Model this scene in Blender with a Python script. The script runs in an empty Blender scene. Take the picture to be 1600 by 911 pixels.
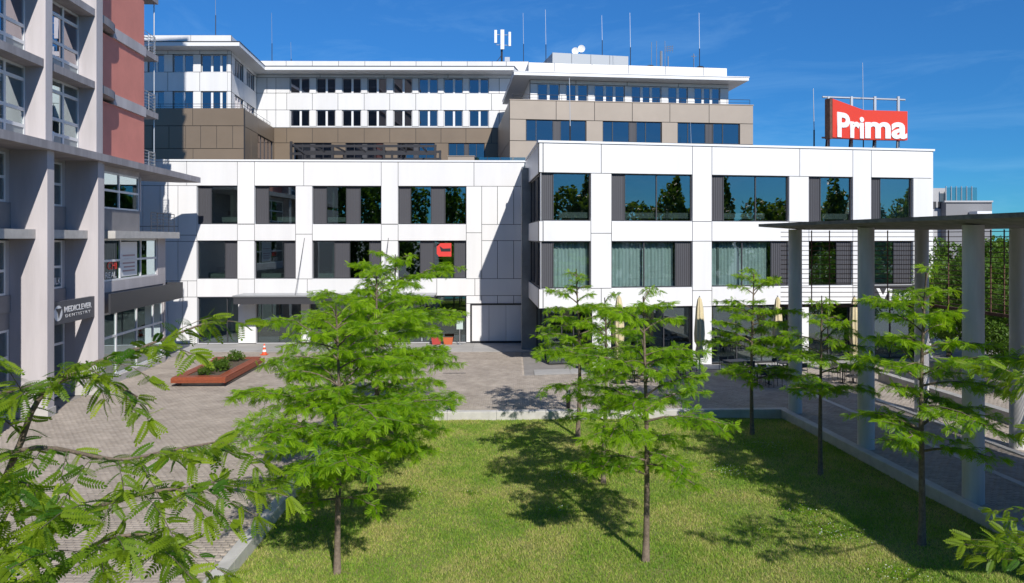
import bpy, math, random
import numpy as np
from mathutils import Matrix, Vector
random.seed(7); RNG = np.random.default_rng(7)
scene = bpy.context.scene
COL = scene.collection
# ------------------------------------------------------------------ camera
F, U0, V0, CH = 1100.0, 800.0, 372.0, 7.3       # focal (px of the 1600 px photo), principal column, horizon row, eye height
cam_d = bpy.data.cameras.new('camera'); cam = bpy.data.objects.new('camera', cam_d); COL.objects.link(cam)
cam.location = (0, 0, CH); cam.rotation_euler = (math.radians(90), 0, 0)
cam_d.sensor_width = 36; cam_d.lens = 36 * F / 1600; cam_d.shift_y = -(455.5 - V0) / 1600
cam_d.clip_start = 0.05; cam_d.clip_end = 3000
scene.camera = cam
# ------------------------------------------------------------------ light, sky
LT = Vector((-0.375, 1.0, -0.80)).normalized()    # direction the sunlight travels
EL = math.asin(-LT.z); AZ = math.atan2(-LT.x, -LT.y)
sd = bpy.data.lights.new('sun', 'SUN'); sd.energy = 3.5; sd.angle = math.radians(0.53); sd.color = (1.0, 0.955, 0.89)
sun = bpy.data.objects.new('sun', sd); COL.objects.link(sun)
sun.rotation_euler = LT.to_track_quat('-Z', 'Y').to_euler(); sun.location = (20, -30, 60)
w = bpy.data.worlds.new('World'); scene.world = w; w.use_nodes = True
nt = w.node_tree; nt.nodes.clear()
def wn(t, **k):
    n = nt.nodes.new(t)
    for a, b in k.items(): setattr(n, a, b)
    return n
sky = wn('ShaderNodeTexSky', sky_type='NISHITA', sun_disc=False, sun_elevation=EL, sun_rotation=AZ,
         altitude=3500, air_density=1.0, dust_density=0.0, ozone_density=3.0)
hs = wn('ShaderNodeHueSaturation'); hs.inputs['Saturation'].default_value = 1.0
tn = wn('ShaderNodeMixRGB', blend_type='MULTIPLY'); tn.inputs[0].default_value = 1; tn.inputs['Color2'].default_value = (0.25, 0.61, 0.86, 1)
bg = wn('ShaderNodeBackground'); bg.inputs['Strength'].default_value = 0.132
tc = wn('ShaderNodeTexCoord')
mp = wn('ShaderNodeMapping'); mp.inputs['Scale'].default_value = (2.0, 2.0, 9.0); mp.inputs['Rotation'].default_value = (0, 0.25, 0.4)
nz = wn('ShaderNodeTexNoise'); nz.inputs['Scale'].default_value = 2.2; nz.inputs['Detail'].default_value = 7; nz.inputs['Roughness'].default_value = 0.62
nz.inputs['Distortion'].default_value = 0.6
rp = wn('ShaderNodeValToRGB'); rp.color_ramp.elements[0].position = 0.50; rp.color_ramp.elements[1].position = 0.85
rp.color_ramp.elements[1].color = (0.13, 0.13, 0.13, 1)
mx = wn('ShaderNodeMixRGB'); mx.inputs['Color2'].default_value = (3.4, 5.4, 6.9, 1)
L = nt.links.new
L(tc.outputs['Generated'], mp.inputs['Vector']); L(mp.outputs[0], nz.inputs['Vector']); L(nz.outputs['Fac'], rp.inputs[0])
L(sky.outputs[0], hs.inputs['Color']); L(hs.outputs[0], tn.inputs['Color1'])
sx = wn('ShaderNodeSeparateXYZ'); gr_ = wn('ShaderNodeValToRGB'); gm0 = wn('ShaderNodeMixRGB', blend_type='MULTIPLY'); gm0.inputs[0].default_value = 1   # clear, dry air: horizon less milky
ge = gr_.color_ramp.elements; ge[0].position = 0.0; ge[0].color = (.38, .50, .47, 1); ge[1].position = 1.0; ge[1].color = (1, 1, 1, 1); g3 = ge.new(.32); g3.color = (.80, .88, .92, 1)
L(tc.outputs['Generated'], sx.inputs[0]); L(sx.outputs['Z'], gr_.inputs[0]); L(tn.outputs[0], gm0.inputs['Color1']); L(gr_.outputs[0], gm0.inputs['Color2']); L(gm0.outputs[0], mx.inputs['Color1']); L(rp.outputs[0], mx.inputs['Fac'])
L(mx.outputs[0], bg.inputs['Color']); o_ = wn('ShaderNodeOutputWorld'); L(bg.outputs[0], o_.inputs[0])
scene.view_settings.view_transform = 'Standard'; scene.view_settings.look = 'None'
scene.view_settings.exposure = 0.52; scene.view_settings.gamma = 1.0
scene.render.engine = 'CYCLES'
cy = scene.cycles
cy.max_bounces = 10; cy.transparent_max_bounces = 12; cy.diffuse_bounces = 4; cy.glossy_bounces = 4; cy.transmission_bounces = 6
cy.use_denoising = True; cy.caustics_reflective = False; cy.caustics_refractive = False
cy.sample_clamp_indirect = 6

# ------------------------------------------------------------------ helpers
def px(u, v, z=0.0):                 # ground-plane point (height z) seen at photo pixel u, v
    D = (CH - z) * F / (v - V0); return Vector(((u - U0) / F * D, D, z))
def at(u, v, D):                     # point at distance D seen at pixel u, v
    return Vector(((u - U0) / F * D, D, CH - (v - V0) / F * D))
def zat(v, D): return CH - (v - V0) / F * D
WM = {}
def wmat(o):
    return WM.get(o.name, Matrix.Identity(4)) if o else Matrix.Identity(4)
def props(o, label=None, cat=None, group=None, kind=None):
    if label: o['label'] = label
    if cat: o['category'] = cat
    if group: o['group'] = group
    if kind: o['kind'] = kind
    return o
def place(o, parent, M=None):
    COL.objects.link(o)
    M = M or Matrix.Identity(4)
    if parent:
        o.parent = parent; o.matrix_parent_inverse = wmat(parent).inverted()
    o.matrix_basis = M; WM[o.name] = M.copy()
    return o
def thing(name, label, cat, loc=(0, 0, 0), group=None):
    o = bpy.data.objects.new(name, None); o.empty_display_size = 0.2
    place(o, None, Matrix.Translation(Vector(loc))); return props(o, label, cat, group)
class MB:
    def __init__(s): s.v = []; s.f = []
    def add(s, vs, fs):
        b = len(s.v); s.v += [tuple(p) for p in vs]; s.f += [tuple(b + i for i in f) for f in fs]; return s
    def box(s, a, b, M=None):
        (x0, y0, z0), (x1, y1, z1) = a, b
        vs = [Vector(p) for p in ((x0,y0,z0),(x1,y0,z0),(x1,y1,z0),(x0,y1,z0),(x0,y0,z1),(x1,y0,z1),(x1,y1,z1),(x0,y1,z1))]
        if M: vs = [M @ p for p in vs]
        return s.add(vs, [(0,3,2,1),(4,5,6,7),(0,1,5,4),(1,2,6,5),(2,3,7,6),(3,0,4,7)])
    def tube(s, pts, rs, n=8, cap=True):
        pts = [Vector(p) for p in pts]
        if not hasattr(rs, '__len__'): rs = [rs] * len(pts)
        b = len(s.v); m = len(pts)
        for i, p in enumerate(pts):
            d = (pts[min(i+1, m-1)] - pts[max(i-1, 0)]).normalized()
            a = Vector((1, 0, 0)) if abs(d.x) < 0.8 else Vector((0, 1, 0))
            x = d.cross(a).normalized(); y = d.cross(x)
            for k in range(n):
                t = 2 * math.pi * k / n; s.v.append(tuple(p + (x * math.cos(t) + y * math.sin(t)) * rs[i]))
        for i in range(m - 1):
            for k in range(n):
                k2 = (k + 1) % n; s.f.append((b+i*n+k, b+i*n+k2, b+(i+1)*n+k2, b+(i+1)*n+k))
        if cap:
            s.f.append(tuple(b + k for k in range(n))); s.f.append(tuple(b+(m-1)*n+k for k in range(n-1, -1, -1)))
        return s
    def prism(s, pts, h0, h1, M=None):         # polygon pts (x,y) extruded z h0..h1
        n = len(pts); vs = [Vector((p[0], p[1], h0)) for p in pts] + [Vector((p[0], p[1], h1)) for p in pts]
        if M: vs = [M @ p for p in vs]
        fs = [tuple(range(n-1, -1, -1)), tuple(range(n, 2*n))] + [(i, (i+1) % n, n+(i+1) % n, n+i) for i in range(n)]
        return s.add(vs, fs)
    def lathe(s, prof, n=16, c=(0, 0)):
        b = len(s.v)
        for r, z in prof:
            for k in range(n):
                t = 2*math.pi*k/n; s.v.append((c[0]+r*math.cos(t), c[1]+r*math.sin(t), z))
        for i in range(len(prof)-1):
            for k in range(n):
                k2 = (k+1) % n; s.f.append((b+i*n+k, b+i*n+k2, b+(i+1)*n+k2, b+(i+1)*n+k))
        return s
    def mesh(s, name, mat):
        me = bpy.data.meshes.new(name); me.from_pydata(s.v, [], s.f); me.materials.append(mat); me.update(); return me
    def build(s, name, mat, parent=None, M=None, smooth=False):
        me = s.mesh(name, mat)
        if smooth: me.shade_smooth()
        return place(bpy.data.objects.new(name, me), parent, M)
_cube = {}
def unit_cube(mat, name='block'):
    k = (mat.name)
    if k not in _cube: _cube[k] = MB().box((0,0,0), (1,1,1)).mesh('block_' + mat.name, mat)
    return _cube[k]
def cube_obj(name, a, b, mat, parent, M=None):      # shared unit cube placed by matrix
    a = Vector(a); b = Vector(b); d = b - a
    MM = (M or Matrix.Identity(4)) @ Matrix.Translation(a) @ Matrix.Diagonal((d.x, d.y, d.z, 1))
    return place(bpy.data.objects.new(name, unit_cube(mat)), parent, MM)
def copy_tree(o, parent=None):
    c = o.copy(); COL.objects.link(c)
    if parent: c.parent = parent
    for ch in o.children: copy_tree(ch, c)
    return c
def set_loc(root, loc, rz=0.0, sc=1.0):
    root.matrix_basis = Matrix.Translation(Vector(loc)) @ Matrix.Rotation(rz, 4, 'Z') @ Matrix.Scale(sc, 4)
def text_mesh(body, size, mat, extrude=0.01, offset=0.0, shear=0.0, spacing=1.0):
    c = bpy.data.curves.new('lettering', 'FONT'); c.body = body; c.size = size; c.extrude = extrude; c.offset = offset; c.shear = shear
    c.space_character = spacing; c.resolution_u = 4
    t = bpy.data.objects.new('lettering', c); COL.objects.link(t)
    bpy.context.view_layer.update()
    me = bpy.data.meshes.new_from_object(t.evaluated_get(bpy.context.evaluated_depsgraph_get()))
    bpy.data.objects.remove(t); me.materials.clear(); me.materials.append(mat); return me
def text_obj(name, body, W, s, z, d, width, height, mat, parent, **k):   # lettering fitted into width x height on wall W
    me = text_mesh(body, 1.0, mat, **k)
    n = len(me.vertices); co = np.empty(n*3); me.vertices.foreach_get('co', co); co = co.reshape(-1, 3)
    lo, hi = co.min(0), co.max(0)
    co[:, 0] = (co[:, 0]-lo[0]) / (hi[0]-lo[0]) * width; co[:, 1] = (co[:, 1]-lo[1]) / (hi[1]-lo[1]) * height
    me.vertices.foreach_set('co', co.ravel()); me.update()
    M = W.M @ Matrix.Translation((s, d, z)) @ Matrix.Rotation(math.radians(90), 4, 'X')
    return place(bpy.data.objects.new(name, me), parent, M)

# ------------------------------------------------------------------ materials
def mat(name, col, rough=0.6, metal=0.0, var=0.0, vscale=3.0, bump=0.0, bscale=30.0, spec=0.5, col2=None, detail=5, streak=False):
    m = bpy.data.materials.new(name); m.use_nodes = True; t = m.node_tree; p = t.nodes['Principled BSDF']
    p.inputs['Base Color'].default_value = (*col, 1); p.inputs['Roughness'].default_value = rough
    p.inputs['Metallic'].default_value = metal; p.inputs['Specular IOR Level'].default_value = spec
    if var or col2 or bump:
        g = t.nodes.new('ShaderNodeNewGeometry')
        src = g.outputs['Position']
        if streak:
            mpp = t.nodes.new('ShaderNodeMapping'); mpp.inputs['Scale'].default_value = (1, 1, 0.12); t.links.new(src, mpp.inputs[0]); src = mpp.outputs[0]
    if var or col2:
        n = t.nodes.new('ShaderNodeTexNoise'); n.inputs['Scale'].default_value = vscale; n.inputs['Detail'].default_value = detail
        n.inputs['Roughness'].default_value = 0.6
        r = t.nodes.new('ShaderNodeValToRGB')
        c1 = col2 or tuple(min(1, c * (1 + var)) for c in col); c0 = col if col2 else tuple(c * (1 - var) for c in col)
        r.color_ramp.elements[0].position = 0.32; r.color_ramp.elements[1].position = 0.68
        r.color_ramp.elements[0].color = (*c0, 1); r.color_ramp.elements[1].color = (*c1, 1)
        t.links.new(src, n.inputs['Vector']); t.links.new(n.outputs['Fac'], r.inputs[0]); t.links.new(r.outputs[0], p.inputs['Base Color'])
    if bump:
        n2 = t.nodes.new('ShaderNodeTexNoise'); n2.inputs['Scale'].default_value = bscale; n2.inputs['Detail'].default_value = 4
        b = t.nodes.new('ShaderNodeBump'); b.inputs['Strength'].default_value = bump; b.inputs['Distance'].default_value = 0.02
        t.links.new(src, n2.inputs['Vector']); t.links.new(n2.outputs['Fac'], b.inputs['Height']); t.links.new(b.outputs[0], p.inputs['Normal'])
    return m
def random_tint(m, amt=0.12):                # every object (piece) a slightly different tone
    t = m.node_tree; p = t.nodes['Principled BSDF']; oi = t.nodes.new('ShaderNodeObjectInfo')
    mr = t.nodes.new('ShaderNodeMapRange'); mr.inputs['To Min'].default_value = 1-amt; mr.inputs['To Max'].default_value = 1+amt
    t.links.new(oi.outputs['Random'], mr.inputs[0])
    mu = t.nodes.new('ShaderNodeVectorMath'); mu.operation = 'SCALE'
    s = p.inputs['Base Color']
    if s.is_linked: t.links.new(s.links[0].from_socket, mu.inputs[0])
    else: mu.inputs[0].default_value = s.default_value[:3]
    t.links.new(mr.outputs[0], mu.inputs['Scale']); t.links.new(mu.outputs[0], s); return m
def glass(name, tint, refl, refl_col=(0.9, 0.95, 1.0), wob=0.004):
    m = bpy.data.materials.new(name); m.use_nodes = True; t = m.node_tree; t.nodes.clear()
    tr = t.nodes.new('ShaderNodeBsdfTransparent'); tr.inputs[0].default_value = (*tint, 1)
    gl = t.nodes.new('ShaderNodeBsdfGlossy'); gl.inputs['Roughness'].default_value = 0.0; gl.inputs[0].default_value = (*refl_col, 1)
    lw = t.nodes.new('ShaderNodeLayerWeight'); lw.inputs[0].default_value = 0.35
    mr = t.nodes.new('ShaderNodeMapRange'); mr.inputs['To Min'].default_value = refl; mr.inputs['To Max'].default_value = 1
    ns = t.nodes.new('ShaderNodeTexNoise'); ns.inputs['Scale'].default_value = 0.8; ns.inputs['Detail'].default_value = 1
    g = t.nodes.new('ShaderNodeNewGeometry'); b = t.nodes.new('ShaderNodeBump'); b.inputs['Strength'].default_value = 0.25; b.inputs['Distance'].default_value = wob
    t.links.new(g.outputs['Position'], ns.inputs['Vector']); t.links.new(ns.outputs['Fac'], b.inputs['Height']); t.links.new(b.outputs[0], gl.inputs['Normal'])
    mx = t.nodes.new('ShaderNodeMixShader'); o = t.nodes.new('ShaderNodeOutputMaterial')
    t.links.new(lw.outputs['Facing'], mr.inputs[0]); t.links.new(mr.outputs[0], mx.inputs[0])
    t.links.new(tr.outputs[0], mx.inputs[1]); t.links.new(gl.outputs[0], mx.inputs[2]); t.links.new(mx.outputs[0], o.inputs[0])
    return m
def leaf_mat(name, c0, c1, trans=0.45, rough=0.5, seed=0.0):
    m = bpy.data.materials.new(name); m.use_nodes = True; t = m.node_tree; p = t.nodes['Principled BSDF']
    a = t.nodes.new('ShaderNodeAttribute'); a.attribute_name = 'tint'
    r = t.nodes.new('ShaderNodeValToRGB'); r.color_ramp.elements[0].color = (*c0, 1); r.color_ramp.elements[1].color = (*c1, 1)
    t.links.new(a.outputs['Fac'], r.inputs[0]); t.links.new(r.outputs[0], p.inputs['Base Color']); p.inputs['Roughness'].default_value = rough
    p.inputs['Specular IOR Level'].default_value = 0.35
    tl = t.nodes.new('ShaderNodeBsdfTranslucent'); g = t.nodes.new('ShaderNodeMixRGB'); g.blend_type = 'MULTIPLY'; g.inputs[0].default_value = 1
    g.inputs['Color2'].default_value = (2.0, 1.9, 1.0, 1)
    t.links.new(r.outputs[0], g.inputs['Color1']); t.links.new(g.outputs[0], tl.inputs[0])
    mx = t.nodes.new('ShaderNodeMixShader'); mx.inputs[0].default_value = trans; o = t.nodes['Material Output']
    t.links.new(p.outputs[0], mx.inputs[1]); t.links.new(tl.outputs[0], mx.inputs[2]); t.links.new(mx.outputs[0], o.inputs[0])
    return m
M_white = random_tint(mat('white_cladding', (0.77, 0.765, 0.76), 0.42, var=0.045, vscale=0.9, streak=True), 0.035)
M_white_trim = mat('white_trim', (0.78, 0.79, 0.80), 0.45)
M_tan = random_tint(mat('bronze_cladding', (0.37, 0.31, 0.25), 0.42, metal=0.15, var=0.05, vscale=0.5), 0.04)
M_bronze = random_tint(mat('dark_bronze_cladding', (0.215, 0.165, 0.118), 0.42, metal=0.15, var=0.05, vscale=0.5), 0.04)
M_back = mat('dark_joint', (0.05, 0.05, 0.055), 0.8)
M_dark = mat('anthracite_metal', (0.045, 0.046, 0.052), 0.5)
M_louv = mat('louvre_metal', (0.070, 0.070, 0.080), 0.55)
M_glass = glass('tinted_glass', (0.56, 0.64, 0.61), 0.20, (0.75, 0.88, 0.92))
M_glassr = glass('reflective_glass', (0.58, 0.65, 0.64), 0.20, (0.95, 0.86, 0.84))
M_glassu = glass('blue_glass', (0.22, 0.28, 0.30), 0.22, (0.85, 0.80, 0.85))
M_glassc = glass('clear_glass', (0.78, 0.86, 0.85), 0.09, (0.75, 0.88, 0.95))
M_int_w = mat('interior_wall', (0.28, 0.29, 0.28), 0.8, var=0.2, vscale=0.7)
M_int_f = mat('interior_floor', (0.13, 0.13, 0.13), 0.7)
M_int_c = mat('interior_ceiling', (0.42, 0.43, 0.42), 0.8)
M_column = mat('column_concrete', (0.60, 0.575, 0.55), 0.85, var=0.2, vscale=1.6, bump=0.3, bscale=14, streak=True)
M_roofc = mat('weathered_roof_concrete', (0.17, 0.165, 0.14), 0.9, var=0.35, vscale=2.5, bump=0.4, bscale=14)
M_conc = mat('concrete', (0.37, 0.36, 0.34), 0.85, var=0.16, vscale=2.2, bump=0.25, bscale=18, streak=True)
M_concl = mat('light_concrete', (0.50, 0.48, 0.45), 0.85, var=0.12, vscale=2.5, bump=0.2, bscale=22)
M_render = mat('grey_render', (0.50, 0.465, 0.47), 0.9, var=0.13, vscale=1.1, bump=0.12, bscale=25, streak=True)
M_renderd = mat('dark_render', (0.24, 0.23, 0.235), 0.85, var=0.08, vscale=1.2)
M_red = mat('red_render', (0.74, 0.27, 0.21), 0.9, var=0.06, vscale=0.8, bump=0.12, bscale=25)
M_slab = mat('slab_concrete', (0.33, 0.31, 0.32), 0.9, var=0.2, vscale=2.0, bump=0.3, bscale=14, streak=True)
M_pvc = mat('white_frame', (0.72, 0.73, 0.74), 0.4)
M_opaque = mat('grey_glass_panel', (0.30, 0.34, 0.35), 0.25)
M_steel = mat('dark_steel', (0.05, 0.05, 0.055), 0.45, metal=0.4)
M_galv = mat('galvanised_steel', (0.50, 0.51, 0.52), 0.38, metal=0.7)
M_rust = mat('rusty_steel', (0.13, 0.065, 0.045), 0.8, var=0.3, vscale=6)
M_bark = mat('bark', (0.17, 0.13, 0.095), 0.9, var=0.3, vscale=14, bump=0.8, bscale=45)
M_wood = random_tint(mat('red_brown_timber', (0.33, 0.085, 0.035), 0.5, col2=(0.23, 0.055, 0.025), vscale=9), 0.12)
M_soil = mat('soil', (0.10, 0.075, 0.05), 0.95, var=0.3, vscale=12)
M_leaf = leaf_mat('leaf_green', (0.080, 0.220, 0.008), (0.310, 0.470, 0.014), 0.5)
M_leafy = leaf_mat('leaf_yellow_green', (0.050, 0.145, 0.008), (0.33, 0.43, 0.022), 0.48)
M_leafm = leaf_mat('leaf_mid', (0.045, 0.110, 0.012), (0.130, 0.220, 0.022), 0.35)
M_leafd = leaf_mat('leaf_dark', (0.022, 0.055, 0.010), (0.060, 0.120, 0.016), 0.3)
M_red_sign = mat('sign_red', (0.66, 0.050, 0.022), 0.45)
M_white_sign = mat('sign_white', (0.82, 0.82, 0.82), 0.4)
M_canvas = mat('sand_canvas', (0.62, 0.53, 0.33), 0.9, var=0.1, vscale=8)
M_curt = mat('curtain_fabric', (0.74, 0.78, 0.76), 0.9, var=0.08, vscale=3)
M_wicker = mat('charcoal_chair', (0.045, 0.042, 0.04), 0.6)
M_table = mat('grey_brown_table', (0.16, 0.125, 0.11), 0.5, var=0.15, vscale=8)
M_black = mat('black_plastic', (0.02, 0.02, 0.022), 0.5)
M_orange = mat('cone_orange', (0.75, 0.10, 0.03), 0.5)
M_tar = mat('roof_membrane', (0.22, 0.22, 0.22), 0.9, var=0.1)
# ------------------------------------------------------------------ walls
class Wall:
    def __init__(s, P, Q):
        s.P = Vector((P[0], P[1])); d = Vector((Q[0]-P[0], Q[1]-P[1])); s.len = d.length; s.d = d.normalized()
        s.M = Matrix(((s.d.x, -s.d.y, 0, P[0]), (s.d.y, s.d.x, 0, P[1]), (0, 0, 1, 0), (0, 0, 0, 1)))
    def s_(s, u):
        k = (u - U0) / F; return (k*s.P.y - s.P.x) / (s.d.x - k*s.d.y)
    def xy(s, a, d=0): 
        p = s.M @ Vector((a, d, 0)); return (p.x, p.y)
class Facade:
    """cladding panels (one object each) in front of a dark joint layer; joints are real gaps"""
    def __init__(s, W, parent, mt, gap=0.035, thick=0.3):
        s.W, s.parent, s.m, s.gap, s.t = W, parent, mt, gap, thick; s.sub = MB()
    def panel(s, s0, s1, z0, z1, m=None, name='panel'):
        g = s.gap / 2
        cube_obj(name, (s0+g, 0, z0+g), (s1-g, 0.05, z1-g), m or s.m, s.parent, s.W.M)
        s.sub.box((s0, 0.055, z0), (s1, s.t, z1), s.W.M)
    def pu(s, u0, u1, z0, z1, m=None): s.panel(s.W.s_(u0), s.W.s_(u1), z0, z1, m)
    def row(s, us, z0, z1, m=None):
        for a, b in zip(us[:-1], us[1:]): s.pu(a, b, z0, z1, m)
    def done(s): s.sub.build('wall', M_back, s.parent)
def window(W, parent, s0, s1, z0, z1, cells, fm=None, gm=None, rec=0.22, fw=0.06, mull=0.06, lining=None, transoms=(), name='window', curtain=False, blind=0.0, lab=None):
    """cells: list of (fraction, kind) kind g glass / l louvre panel / o opaque"""
    fm = fm or M_dark; gm = gm or M_glass; M = W.M; b = MB()
    b.box((s0, rec, z0), (s0+fw, rec+0.1, z1), M).box((s1-fw, rec, z0), (s1, rec+0.1, z1), M)
    b.box((s0+fw, rec, z0), (s1-fw, rec+0.1, z0+fw), M).box((s0+fw, rec, z1-fw), (s1-fw, rec+0.1, z1), M)
    tot = sum(c[0] for c in cells); x = s0 + fw; wd = s1 - s0 - 2*fw; spans = []
    for i, (fr, k) in enumerate(cells):
        x2 = x + wd * fr / tot
        a_ = x + (mull/2 if i else 0); b_ = x2 - (mull/2 if i < len(cells)-1 else 0)
        spans.append((a_, b_, k))
        if i < len(cells)-1: b.box((x2-mull/2, rec, z0+fw), (x2+mull/2, rec+0.1, z1-fw), M)
        x = x2
    zs = [z0+fw] + [z0 + (z1-z0)*t for t in transoms] + [z1-fw]
    for t in zs[1:-1]:
        for a_, b_, k in spans: b.box((a_, rec, t-mull/2), (b_, rec+0.1, t+mull/2), M)
    wo = b.build(name, fm, parent)
    if lab: wo['label'] = lab
    for a_, b_, k in spans:
        for j, (c, d) in enumerate(zip(zs[:-1], zs[1:])):
            c2 = c + (mull/2 if j else 0); d2 = d - (mull/2 if j < len(zs)-2 else 0)
            if k == 'g': cube_obj('pane', (a_, rec+0.045, c2), (b_, rec+0.055, d2), gm, wo, M)
            elif k == 'o': cube_obj('opaque_panel', (a_, rec+0.03, c2), (b_, rec+0.07, d2), M_opaque, wo, M)
            elif k == 'l':
                l = MB(); l.box((a_, rec+0.05, c2), (b_, rec+0.09, d2), M); n = max(3, int((b_-a_)/0.11)); st = (b_-a_)/n
                for q in range(n): l.box((a_+st*(q+.2), rec+0.02, c2+.02), (a_+st*(q+.8), rec+0.05, d2-.02), M)
                l.build('louvre_panel', M_louv, wo)
            elif k == 'p' : 
                if j == 0: cube_obj('opaque_panel', (a_, rec+0.03, c2), (b_, rec+0.07, d2), M_opaque, wo, M)
                else: cube_obj('pane', (a_, rec+0.045, c2), (b_, rec+0.055, d2), gm, wo, M)
        if curtain and k == 'g':
            cm = MB(); n = int((b_-a_)/0.035); dep = rec+0.4
            vs = []; 
            for q in range(n+1):
                t = a_ + (b_-a_)*q/n; yy = dep + 0.05*math.sin(q*1.05) + 0.02*math.sin(q*.37+s0)
                vs += [(t, yy, z0+0.05), (t, yy, z1-0.02)]
            cm.add([M @ Vector(p) for p in vs], [(2*q, 2*q+2, 2*q+3, 2*q+1) for q in range(n)])
            cm.build('curtain', M_curt, wo, smooth=True)
        if blind and k == 'g':
            cube_obj('blind', (a_, rec+0.16, z1-fw-(z1-z0)*blind), (b_, rec+0.18, z1-fw), M_white_trim, wo, M)
    if lining:
        l = MB(); e = 0.012
        l.box((s0-0.016, 0.056, z0), (s0+e-0.016+0.008, rec+0.1, z1), M).box((s1-0.004, 0.056, z0), (s1+0.016, rec+0.1, z1), M)
        l.box((s0+.01, 0.056, z1-0.004), (s1-.01, rec+0.1, z1+0.014), M).box((s0+.01, 0.03, z0-0.014), (s1-.01, rec+0.1, z0+0.006), M)
        l.build('reveal', lining, wo)
    return wo
def rail(parent, pts, h, posts=1.2, m=None, bars=4, r=0.018, name='railing'):
    b = MB(); pts = [Vector(p) for p in pts]
    for a, c in zip(pts[:-1], pts[1:]):
        L_ = (c-a).length; n = max(1, round(L_/posts))
        for i in range(n+1):
            p = a.lerp(c, i/n); b.tube([p, p+Vector((0,0,h))], r, 6)
        for k in range(bars):
            z = Vector((0, 0, h*(k+1)/bars)); b.tube([a+z, c+z], r*(1.2 if k == bars-1 else .7), 6)
    return b.build(name, m or M_galv, parent)

# ================================================================== GROUND
TOPZ = 12.7
dX = -0.091                                                   # the left building, the pergola and the right kerb all run along this slope
gr = MB()
LZ = -0.25
kin = [(-6.15 , 12.0), (-6.45, 29.0), (14.0+dX*29.6, 29.6), (14.0+dX*10.5, 10.5), (-6.1, 10.5)]   # inner face of the kerb round the lawn
gm_ = mat('ground_base', (0.27, 0.25, 0.23), 0.9, var=0.12, vscale=1.5, bump=0.3, bscale=30)
# ground sheet with the lawn cut out
A, B_, C_, D_ = kin[0], kin[1], kin[2], kin[3]
S = 1200
gr.add([(-S,-S,-.03),(S,-S,-.03),(S,S,-.03),(-S,S,-.03),(-6.4,10.2,-.03),(D_[0]+.3,10.2,-.03),(C_[0]+.3,29.9,-.03),(-6.75,29.3,-.03)],
       [(0,1,5,4),(1,2,6,5),(2,3,7,6),(3,0,4,7)])
gr.build('ground', gm_)['kind'] = 'structure'
# lawn
lm = mat('lawn_soil', (0.13, 0.18, 0.035), 0.95, col2=(0.24, 0.23, 0.08), vscale=1.4, bump=0.6, bscale=40)
lawn = MB(); nx, ny = 60, 60
vs = []
for j in range(ny+1):
    for i in range(nx+1):
        y = 10.3 + (29.55-10.3)*j/ny; x0 = -6.2 - 0.014*(y-10); x1 = 14.05 + dX*y; x = x0 + (x1-x0)*i/nx
        vs.append((x, y, LZ + 0.02*math.sin(x*1.7+y*.6)*math.sin(y*1.1)))
lawn.add(vs, [(j*(nx+1)+i, j*(nx+1)+i+1, (j+1)*(nx+1)+i+1, (j+1)*(nx+1)+i) for j in range(ny) for i in range(nx)])
lawn_o = lawn.build('lawn', lm, smooth=True); lawn_o['kind'] = 'structure'
# kerb as segments
kerb = bpy.data.objects.new('lawn_kerb', None); place(kerb, None, Matrix.Translation((3, 20, 0)))
props(kerb, 'pale concrete kerb wall edging the sunken lawn on three sides', 'kerb')
def kerb_run(p, q, n, out, w=0.32, zt=0.10):
    p = Vector((*p, 0)); q = Vector((*q, 0)); o = Vector((*out, 0))
    for i in range(n):
        a = p.lerp(q, i/n); b = p.lerp(q, (i+1)/n); d = (b-a).normalized()*0.006; a = a+d; b = b-d
        m = MB(); e = 0.02
        prof = [(0, -0.6), (0, zt-e), (e, zt), (w-e, zt), (w, zt-e), (w, -0.6)]
        vs = [a + o*t + Vector((0,0,z)) for t, z in prof] + [b + o*t + Vector((0,0,z)) for t, z in prof]
        k = len(prof); fs = [(i2, (i2+1) % k, k+(i2+1) % k, k+i2) for i2 in range(k)] + [tuple(range(k-1,-1,-1)), tuple(range(k, 2*k))]
        m.add(vs, fs); m.build('kerb_block', M_concl, kerb)
kerb_run((-6.1, 10.4), (-6.45, 29.0), 7, (-1, -0.02))
kerb_run((-6.77, 29.003), (C_[0]+.32, 29.625), 9, (-.03, 1))
kerb_run((C_[0], C_[1]-.006), (D_[0], D_[1]), 8, (1, 0.09))
# paving stones (setts): real blocks; the 300 that show largest are objects of their own
def sett_mat(name, a, b, amt):
    m = mat(name, a, 0.85, col2=b, vscale=0.9, bump=0.4, bscale=60); return random_tint(m, amt)
M_sett = sett_mat('paving_stone', (0.31, 0.265, 0.22), (0.43, 0.37, 0.31), 0.07)
t_ = M_sett.node_tree; at_ = t_.nodes.new('ShaderNodeAttribute'); at_.attribute_name = 'tone'
paving = bpy.data.objects.new('paving', None); place(paving, None); paving['kind'] = 'structure'; 
SW, SD = 0.205, 0.135
def sett_template():
    e = 0.013; x, y = SW/2-.005, SD/2-.005; h = 0.0
    v = [(-x,-y,-.035),(x,-y,-.035),(x,y,-.035),(-x,y,-.035),(-x,-y,-.008),(x,-y,-.008),(x,y,-.008),(-x,y,-.008),(-x+e,-y+e,h),(x-e,-y+e,h),(x-e,y-e,h),(-x+e,y-e,h)]
    f = [(0,1,5,4),(1,2,6,5),(2,3,7,6),(3,0,4,7),(4,5,9,8),(5,6,10,9),(6,7,11,10),(7,4,8,11),(8,9,10,11)]
    return np.array(v), f
sv, sf = sett_template()
sett_mesh = bpy.data.meshes.new('paving_stone'); sett_mesh.from_pydata([tuple(p) for p in sv], [], sf); sett_mesh.materials.append(M_sett)
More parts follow.
